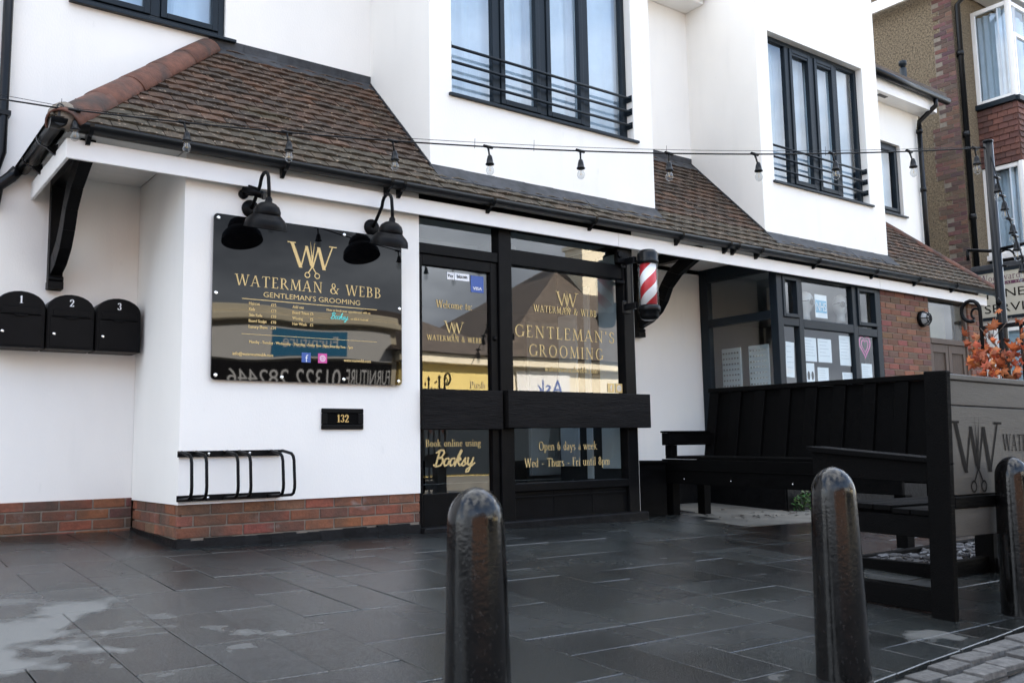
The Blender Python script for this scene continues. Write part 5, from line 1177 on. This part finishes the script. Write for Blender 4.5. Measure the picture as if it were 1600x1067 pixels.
def garland():
    t = thing('maple_garland', 'orange artificial maple leaf garland wound along the iron railing', 'garland', (4.16, -3.4, 1.0))
    b = MB(); pts = [(4.19+.05*math.sin(k*.9), -3.16-.03*k, 1.20+.13*math.sin(k*.55)) for k in range(32)]; b.tube(pts, .006, 6)
    for k in range(26): p = Vector(random.choice(pts)); b.tube([p, p+Vector((random.gauss(0, .06), random.gauss(0, .07), random.gauss(0, .10)))], .0025, 5)
    b.build('vine', M['brown'], t)
    b = MB(); out = [(0, -.18), (.10, -.2), (.45, -.28), (.34, -.05), (.62, .08), (.40, .16), (.46, .42), (.22, .32), (.14, .5), (0, .85), (-.14, .5), (-.22, .32), (-.46, .42), (-.40, .16), (-.62, .08), (-.34, -.05), (-.45, -.28), (-.10, -.2)]
    for k in range(190):
        y = -3.13-abs(random.gauss(0, 1))*.32 if k < 120 else random.uniform(-3.15, -4.1)
        c = Vector((4.18+random.gauss(0, .05), y, 1.15+random.gauss(0, .10) - (.12 if random.random() < .3 else 0)))
        s = random.uniform(.03, .078); v = random.uniform(.5, 1.3); col = random.choice([(.42, .09, .022), (.48, .13, .03), (.36, .06, .02), (.46, .17, .06), (.26, .06, .02)]); b.cur = tuple(min(1, q*v) for q in col)
        Rm = Matrix.Rotation(random.uniform(-1.0, 1.0), 4, 'Z') @ Matrix.Rotation(random.uniform(-.7, .7)+R(-90), 4, 'Y') @ Matrix.Rotation(random.uniform(0, 6.3), 4, 'Z')
        b.tf = Matrix.Translation(c) @ Rm
        ctr = (0, .05, .10)
        for (p, q) in zip(out, out[1:]+out[:1]): b.poly([(p[0]*s, p[1]*s, -.45*s*abs(p[0])-.2*s*p[1]*p[1]), (q[0]*s, q[1]*s, -.45*s*abs(q[0])-.2*s*q[1]*q[1]), (0, .05*s, .08*s)])
    b.build('leaves', M['leaf'], t, normals=False)
garland()

PX, PY = 5.0, -2.99
def light_pole():
    g = gz(PX, PY)
    t = thing('light_pole', 'slim black pole carrying the string lights, behind the bench', 'pole', (PX, PY, g))
    b = MB(); b.tube([(PX, PY, g-.02), (PX, PY, 2.82)], .033, 14); b.tube([(PX, PY, 2.82), (PX, PY, 2.835)], .036, 14); b.build('shaft', M['plastic'], t)
    b = MB(); z = 2.0; pts = [(PX, PY, z), (PX+.02, PY-.16, z+.012), (PX+.03, PY-.34, z+.03)]; b.tube(pts, .012, 8)
    b.tube([(PX-.03, PY+.2, z+.03), (PX, PY+.05, z), (PX, PY-.02, z-.005)], .012, 8); b.tube([(PX-.03, PY+.2, z+.03), (PX-.03, PY+.2, z-.05)], .012, 8)
    b.tube([(PX+.01, PY-.06+.06*math.cos(R(a)), z-.07+.06*math.sin(R(a))) for a in range(-90, 181, 30)], .008, 8); b.build('basket_arm', M['black'], t)
light_pole()

def bulb_unit(parent, p, drop=.115, lean=0):
    p = Vector(p); j = Vector((lean, random.uniform(-.02, .02), 0))
    b = MB(); b.tube([p-Vector((.035, 0, 0)), p+Vector((.035, 0, 0))], .011, 8); b.tube([p, p+j*.3-Vector((0, 0, .03)), p+j*.7-Vector((0, 0, drop*.65))], [.009, .006, .006], 8)
    c = p+j*.8-Vector((0, 0, drop)); b.lathe([(.008, .06), (.015, .05), (.020, .03), (.024, .004), (.029, 0), (.029, -.008), (.020, -.010)], c, 14)
    o = b.build('lamp_holder', M['plastic'], parent)
    b = MB(); b.lathe([(.013, -.008), (.017, -.02), (.026, -.040), (.027, -.053), (.020, -.070), (.009, -.079), (.0, -.081)], c, 14, caps=False); b.build('bulb', M['bulb'], o)
    b = MB(); b.tube([c+Vector((-.006, 0, -.012)), c+Vector((-.004, 0, -.05)), c+Vector((.004, 0, -.05)), c+Vector((.006, 0, -.012))], .0012, 5); b.build('filament', M['gold'], o)
def cable(p0, p1, sag, n=48): 
    p0, p1 = Vector(p0), Vector(p1); return [p0+(p1-p0)*k/n-Vector((0, 0, sag*4*(k/n)*(1-k/n))) for k in range(n+1)]
def string_lights():
    a, c = Vector((-.82, -.19, 2.715)), Vector((PX, PY, 2.78))
    t = thing('string_lights', 'festoon of clear bulbs strung from the roof corner to the pole', 'string lights', a, 0, 'festoon string lights')
    pts = cable(a, c, .145); b = MB(); b.tube(pts, .0055, 8); b.tube([(-6, -.3, 2.56), (-3, -.32, 2.60), (-1.6, -.26, 2.66), a], .0055, 8); b.tube([p+Vector((0, 0, .006+.02*max(0, math.sin(3.1416*k/48))**.5)) for k, p in enumerate(pts)], .002, 5); b.tube([(-6, -.3, 2.66), a+Vector((0, 0, .015))], .002, 5); b.build('cable', M['plastic'], t)
    for fr in BULBS: 
        k = fr*48; i = int(k); p = pts[i]+(pts[min(i+1, 48)]-pts[i])*(k-i); bulb_unit(t, p, lean=random.uniform(.0, .035))
    b = MB()
    for fr in BULBS[::2]+[.47]:
        k = fr*48; i = int(k); p = pts[i]; b.tube([p+Vector((0, 0, -.015)), p+Vector((.004, 0, .035+random.random()*.03))], .0016, 5)
    b.build('cable_tie', M['plastic'], t)
    b = MB(); b.box(-.832, -.182, 2.64, -.814, -.174, 2.71); b.tube([(-.822, -.185, 2.72+.02*math.cos(R(a))+.0) if False else (-.822+.018*math.cos(R(a)), -.19, 2.725+.018*math.sin(R(a))) for a in range(0, 360, 30)], .005, 6, closed=True); b.build('hook', M['lead'], t)
    a2, c2 = Vector((PX, PY, 2.79)), Vector((4.7, -3.344, 1.677))
    t2 = thing('string_lights', 'short drop of festoon bulbs hanging from the pole top to the right', 'string lights', a2, 0, 'festoon string lights')
    pts = cable(a2, c2, .06, 24); b = MB(); b.tube(pts, .0055, 8); b.build('cable', M['plastic'], t2)
    for k in (5, 8, 12, 15, 19): bulb_unit(t2, pts[k], .10, 0)
BULBS = [.012, .111, .208, .312, .41, .5085, .607, .7065, .80, .8965, .982]
string_lights()

def weed():
    x, y = 6.50, -.10
    t = thing('weed', 'small green weed growing at the foot of the second shop', 'plant', (x, y, gz(x, y)))
    b = MB(); lf = MB()
    for k in range(14):
        a = random.uniform(0, 6.3); r = random.uniform(.03, .12); h = random.uniform(.05, .19); z = gz(x, y); b.cur = (.03, .06, .015)
        p = Vector((x+r*math.cos(a), y+r*math.sin(a)*.6, z+h)); b.tube([(x, y, z), (x+r*.4*math.cos(a), y+r*.3*math.sin(a), z+h*.6), p], .003, 5)
        for q in range(9):
            lf.cur = (.05*random.uniform(.6, 1.3), .12*random.uniform(.6, 1.3), .025); s = random.uniform(.014, .03); lf.tf = Matrix.Translation(p+Vector((random.gauss(0, .03), random.gauss(0, .025), random.gauss(-.02, .03)))) @ Matrix.Rotation(random.random()*6, 4, 'Z') @ Matrix.Rotation(random.uniform(-1, 1), 4, 'X')
            lf.poly([(0, -s, 0), (s*.7, -s*.2, .2*s), (s*.4, s*.7, 0), (0, s, .1*s), (-s*.5, s*.6, 0), (-s*.7, -s*.2, .2*s)])
    b.build('stem', M['weed'], t); lf.build('leaves', M['weed'], t, normals=False)
weed()
def litter():
    b = MB()
    for k in range(46):
        x, y = random.uniform(5.0, 6.9), random.gauss(-.25, .22); s = random.uniform(.01, .035); v = random.uniform(.5, 1.2); b.cur = (.05*v, .04*v, .03*v)
        b.tf = Matrix.Translation((x, y, gz(x, y)+.006)) @ Matrix.Rotation(random.random()*6, 4, 'Z') @ Matrix.Rotation(random.uniform(-.5, .5), 4, 'X'); b.poly([(-s, -s*.4, 0), (s*.8, -s*.5, .004), (s, s*.4, 0), (-s*.5, s*.6, .006)])
    kind(b.build('leaf_litter', M['slate'], normals=False), 'stuff')
litter()

# ------------------------------------------------------------------ neighbour: pebbledashed house with the funeral director's shop
def neighbour():
    XF, YF = 13.0, 1.1
    t = thing('neighbour_house', 'pebbledashed brick quoined house with white bay windows beyond the white shop', 'house', (XF+3, YF+3, 0))
    b = MB(); b.box(XF, YF, -.4, 24, 12, 9.2); b.build('wall', M['pebble'], t)
    b = MB(); b.prism([(XF-.3, YF-.45, 8.95), (XF-.3, 6.5, 13.0), (XF-.3, 12.4, 8.95)], (12, 0, 0)); b.build('roof', M['roofb'], t)
    b = MB(); grp = 0; wv = .3
    rows = int(9.0/.075); lst = []
    for r in range(rows):
        if r % 3 == 0: wv = random.choice([.22, .33, .33, .45])
        lst.append(wv)
    bricks(b, (XF-.011, YF-.003, .0), (0, 1, 0), (-1, 0, 0), .46, 9.0, BRD, keep=lambda u, r: u < lst[min(r, rows-1)], depth=.02)
    b.build('brick_quoin', M['brick2'], t)
    b = MB(); 
    for r in range(rows): b.box(XF-.006, YF-.001, r*.075, XF, YF+lst[r]+.005, r*.075+.0749)
    b.build('mortar_bed', M['mortar'], t)
    b = MB(); b.box(XF-.25, YF-.5, 8.2, 24, YF-.02, 8.36); b.box(XF-.26, YF-.52, 8.19, XF-.2, YF+1.6, 8.4); b.box(XF-.25, YF-.52, 8.18, 24, YF-.49, 8.42)
    b.hexa([(13.6, .25, 8.2), (14.0, .25, 8.2), (15.6, .25, 9.8), (15.2, .25, 9.9)], [(13.6, .30, 8.2), (14.0, .30, 8.2), (15.6, .30, 9.8), (15.2, .30, 9.9)])
    b.build('eaves_board', M['upvc'], t, bevel=.01)
    b = MB(); b.tube([(XF-.3, YF-.58, 8.42), (24, YF-.58, 8.42)], .06, 10); b.tube([(XF+.08, YF-.58, 8.4), (XF+.08, YF-.5, 8.2), (XF+.07, YF-.07, 7.9), (XF+.07, YF-.06, 2.9)], .045, 12)
    for z in (7.0, 5.6, 4.2): b.tube([(XF+.07, YF-.06, z), (XF+.07, YF-.06, z+.09)], .058, 12)
    b.build('downpipe', M['plastic'], t)
    # canted two storey bay with tile hanging
    A, C, D, E = (13.64, YF), (13.64, .46), (15.6, .46), (15.6, YF)
    b = MB()
    b.prism([(*A, 3.3), (*C, 3.3), (*D, 3.3), (*E, 3.3)], (0, 0, .27)); b.prism([(*A, 5.16), (*C, 5.16), (*D, 5.16), (*E, 5.16)], (0, 0, 1.0)); b.build('bay_wall', M['brick2'], t)
    b = MB(); 
    def facets(): return ((A, C), (C, D), (D, E))
    for p, q in facets():
        U = Vector((q[0]-p[0], q[1]-p[1], 0)); L = U.length; U.normalize(); N = Vector((U.y, -U.x, 0)); rows = 10; h = 1.0/rows
        for r in range(rows):
            x = -(.08 if r % 2 else 0)
            while x < L:
                a, c = max(0, x+.003), min(L, x+.162); x += .165
                if c-a < .01: continue
                v = random.uniform(.75, 1.2); k = random.choice([(.105, .044, .034), (.085, .040, .032), (.125, .052, .037)]); b.cur = tuple(v*w for w in k); o = Vector((p[0], p[1], 5.16+h*r)); e = random.uniform(0, .004)
                b.hexa([o+U*a+N*.001, o+U*c+N*.001, o+U*c+N*(.028+e), o+U*a+N*(.028+e)], [o+U*a+Vector((0, 0, h*1.05))+N*.001, o+U*c+Vector((0, 0, h*1.05))+N*.001, o+U*c+Vector((0, 0, h*1.05))+N*.010, o+U*a+Vector((0, 0, h*1.05))+N*.010])
    b.build('hung_tiles', M['brick2'], t)
    def bwin(p, q, z0, z1, lights, trans=None):
        U = Vector((q[0]-p[0], q[1]-p[1], 0)); L = U.length; U.normalize(); N = Vector((U.y, -U.x, 0)); F = Matrix(((U.x, N.x, 0, p[0]), (U.y, N.y, 0, p[1]), (0, 0, 1, 0), (0, 0, 0, 1)))
        b = MB(F); f = .07; g = .045
        b.box(0, -.05, z0, f, .0, z1); b.box(L-f, -.05, z0, L, .0, z1); b.box(f, -.05, z0, L-f, .0, z0+f); b.box(f, -.05, z1-f, L-f, .0, z1)
        ed = [f]+[L*k for k in lights]+[L-f]
        for k in lights: b.box(L*k-.035, -.05, z0+f, L*k+.035, .001, z1-f)
        if trans: 
            for a, c in zip(ed, ed[1:]): b.box(a+.036, -.05, trans-.03, c-.036, .003, trans+.03)
        for a, c in zip(ed, ed[1:]):
            if lights: 
                b.box(a+.036, -.03, z0+f+.001, a+.036+g, .012, (trans or z1-f)-.031); b.box(c-.036-g, -.03, z0+f+.001, c-.036, .012, (trans or z1-f)-.031)
        w = b.build('bay_window', M['upvc'], t, bevel=.006)
        p_ = MB(F); p_.poly([(f, -.03, z0+f), (L-f, -.03, z0+f), (L-f, -.03, z1-f), (f, -.03, z1-f)]); p_.build('pane', M['glass_up'], w, normals=False)
        c_ = MB(F); n = 40
        for k in range(n):
            x0_, x1_ = L*k/n, L*(k+1)/n; y0_, y1_ = -.2+.02*math.sin(k*.9), -.2+.02*math.sin((k+1)*.9); c_.poly([(x0_, y0_, z0), (x1_, y1_, z0), (x1_, y1_, z0+(z1-z0)*.97), (x0_, y0_, z0+(z1-z0)*.97)], True)
        c_.build('net_curtain', M['curtain'], w)
        s_ = MB(F); s_.box(-.02, -.04, z0-.09, L+.02, .07, z0-.002); s_.build('sill', M['anth'] if z0 > 5 else M['upvc'], w, bevel=.005)
    b = MB()
    for z0, z1 in ((6.26, 7.93), (3.66, 5.15)):
        for (cx, cy) in (C, D): b = MB(); b.box(cx-.03, cy-.03, z0, cx+.03, cy+.03, z1); b.build('corner_post', M['upvc'], t)
    for z0, z1 in ((6.26, 7.93), (3.66, 5.15)):
        for k, (p, q) in enumerate(facets()): bwin(p, q, z0, z1, () if k != 1 else (.34, .68), z0+(z1-z0)*.66 if k == 1 else None)
    # single storey shopfront below
    b = MB(); b.box(XF+.02, -1.4, -.4, 20, YF-.01, 3.3); b.build('shop_wall', M['upvc'], t)
    b = MB(); b.box(XF-.05, -1.5, 3.3005, 20, YF-.012, 3.40); b.build('cornice', M['lead'], t, bevel=.02)
    b = MB(); b.box(XF-.02, -1.2, .8, XF+.018, .75, 2.3); b.build('side_window', M['glass_up'], t)
    b = MB()
    for y0, y1, z0, z1 in ((-1.25, .83, 2.3, 2.38), (-1.25, .83, .72, .8), (.75, .83, .801, 2.299), (-.05, .03, .801, 2.299)): b.box(XF-.04, y0, z0, XF+.016, y1, z1)
    b.build('window_frame', M['upvc'], t)
    s = thing('funeral_sign', 'cream board with plum strip reading FUNERAL SERVICES on the neighbouring shop', 'sign', (XF-.03, .3, 2.0))
    b = MB(); b.box(XF-.05, -1.3, 2.545, XF+.015, 1.04, 3.255); b.build('panel', M['cream'], s, bevel=.005)
    b = MB(); b.box(XF-.06, -1.32, 3.2555, XF+.015, 1.06, 3.298); b.box(XF-.06, -1.32, 2.50, XF+.015, 1.06, 2.5445); b.build('moulding', M['anth'], s)
    U, N = (0, -1, 0), (-1, 0, 0); x = XF-.05
    P, w_ = serif_text('Woodward &', .05); letter(s, 'sign_lettering', P, w_, (x, .95, 3.115), U, UZ, N, size=.115, fit=.78, m=M['purple'])
    b = MB(); b.box(x-.003, -.9, 3.04, x-.0005, .845, 3.092); b.build('plum_strip', M['purple'], s)
    P, w_ = serif_text('FUNERAL SERVICES', .18); letter(s, 'sign_lettering', P, w_, (x-.003, .80, 3.05), U, UZ, N, size=.032, fit=.75, m=M['cream'])
    for tx, yy, z, ft in (('FUNERAL', .86, 2.84, 1.02), ('SERVICES', .91, 2.61, 1.05)):
        P, w_ = sans_text(tx); letter(s, 'sign_lettering', P, w_, (x, yy, z), U, UZ, N, size=.135, fit=ft, m=M['ink'])
neighbour()

# ------------------------------------------------------------------ across the street: the parade seen mirrored in the glass
def parade():
    y = -17.2
    t = thing('cream_parade', 'cream rendered single storey furniture shop across the street, mirrored in the sign', 'shop', (8, y-3, -.2))
    b = MB(); b.box(2.5, y-7, -.2, 11.4, y, 4.35); b.build('wall', M['creamw'], t)
    b = MB(); b.box(2.3, y-.1, 4.05, 11.5, y+.28, 4.22); b.box(2.4, y-.1, 4.2205, 11.45, y+.2, 4.42); b.build('cornice', M['creamw'], t, bevel=.03)
    b = MB(); b.box(2.7, y+.01, 3.15, 11.2, y+.07, 3.92); fs = b.build('fascia_sign', M['upvc'], t)
    b = MB(); b.box(7.6, y+.071, 3.2, 9.9, y+.08, 3.86); b.build('blue_panel', mat('teal_blue', (.02, .22, .42), .4), fs)
    U, N = (-1, 0, 0), (0, 1, 0)
    P, w_ = sans_text('Furniture'); letter(fs, 'sign_lettering', P, w_, (9.6, y+.08, 3.40), U, UZ, N, size=.32, fit=1.7, m=M['white'])
    b = MB(); b.box(2.7, y+.01, 2.35, 11.2, y+.06, 3.1); ns = b.build('number_sign', M['ink'], t)
    P, w_ = sans_text('01322 282446'); letter(ns, 'sign_lettering', P, w_, (9.75, y+.06, 2.5), U, UZ, N, size=.42, fit=3.3, m=M['white'])
    P, w_ = sans_text('FURNITURE'); letter(ns, 'sign_lettering', P, w_, (11.15, y+.06, 2.5), U, UZ, N, size=.42, fit=1.25, m=M['white'])
    b = MB(); b.box(2.8, y+.01, -.15, 11.3, y+.04, 2.2); b.build('shop_window', M['anth'], t)
    t = thing('yellow_parade', 'yellow and cream shop with brown hipped roof across the street, mirrored in the door', 'shop', (17, y-4, -.2))
    b = MB(); b.box(11.5, y-9, -.2, 15.6, y, 3.35); b.build('wall', M['yellow'], t)
    b = MB(); b.box(15.6, y-9, -.2, 27, y, 3.35); b.build('wall', M['creamw'], t)
    b = MB(); b.box(11.3, y-.1, 3.2, 27.2, y+.35, 3.5); b.build('fascia', M['creamw'], t, bevel=.02)
    b = MB()
    for x0, x1, xa, xb, zz in ((11.0, 16.2, 13.0, 14.2, 5.4), (14.9, 30, 22.0, 25.5, 8.2)):
        b.poly([(x0, y+.5, 3.5), (x1, y+.5, 3.5), (xb, y-4.5, zz), (xa, y-4.5, zz)]); b.poly([(x0, y-9.5, 3.5), (x1, y-9.5, 3.5), (xb, y-4.5, zz), (xa, y-4.5, zz)])
        b.poly([(x0, y+.5, 3.5), (x0, y-9.5, 3.5), (xa, y-4.5, zz)]); b.poly([(x1, y+.5, 3.5), (x1, y-9.5, 3.5), (xb, y-4.5, zz)])
    b.build('roof', M['roofb'], t)
    b = MB(); b.box(21.3, y-3.6, 5, 22.5, y-2.6, 8.3); b.box(21.2, y-3.7, 8.3, 22.6, y-2.5, 8.45); b.build('chimney', M['creamw'], t)
    b = MB(); b.box(11.6, y+.01, -.15, 15.5, y+.05, 2.15); b.box(15.75, y+.01, -.15, 26, y+.05, 2.1); b.build('shop_window', M['anth'], t)
    b = MB(); b.box(16.0, y+.01, 2.15, 18.2, y+.06, 3.1); k = b.build('fascia_sign', M['upvc'], t)
    P, w_ = sans_text('Ask'); letter(k, 'sign_lettering', P, w_, (17.9, y+.06, 2.35), U, UZ, N, size=.5, m=M['fb'])
    t = thing('far_terrace', 'dark brick terrace with tiled roof across the street, mirrored at the sign edge', 'house', (-6, y-4, -.2))
    b = MB(); b.box(-16, y-9, -.2, 1.6, y, 5.2); b.build('wall', mat('terrace_brick', (.20, .11, .075), .9, var=.2, vscale=6), t)
    b = MB(); b.prism([(-16.3, y+.4, 5.1), (-16.3, y-4.5, 8.2), (-16.3, y-9.4, 5.1)], (18.2, 0, 0)); b.build('roof', M['roofb'], t)
    b = MB()
    for x in (-14, -10.5, -7, -3.5, -.5):
        for z in (.8, 3.2): b.box(x, y+.005, z, x+1.3, y+.03, z+1.4)
    b.build('window', M['anth'], t)
parade()
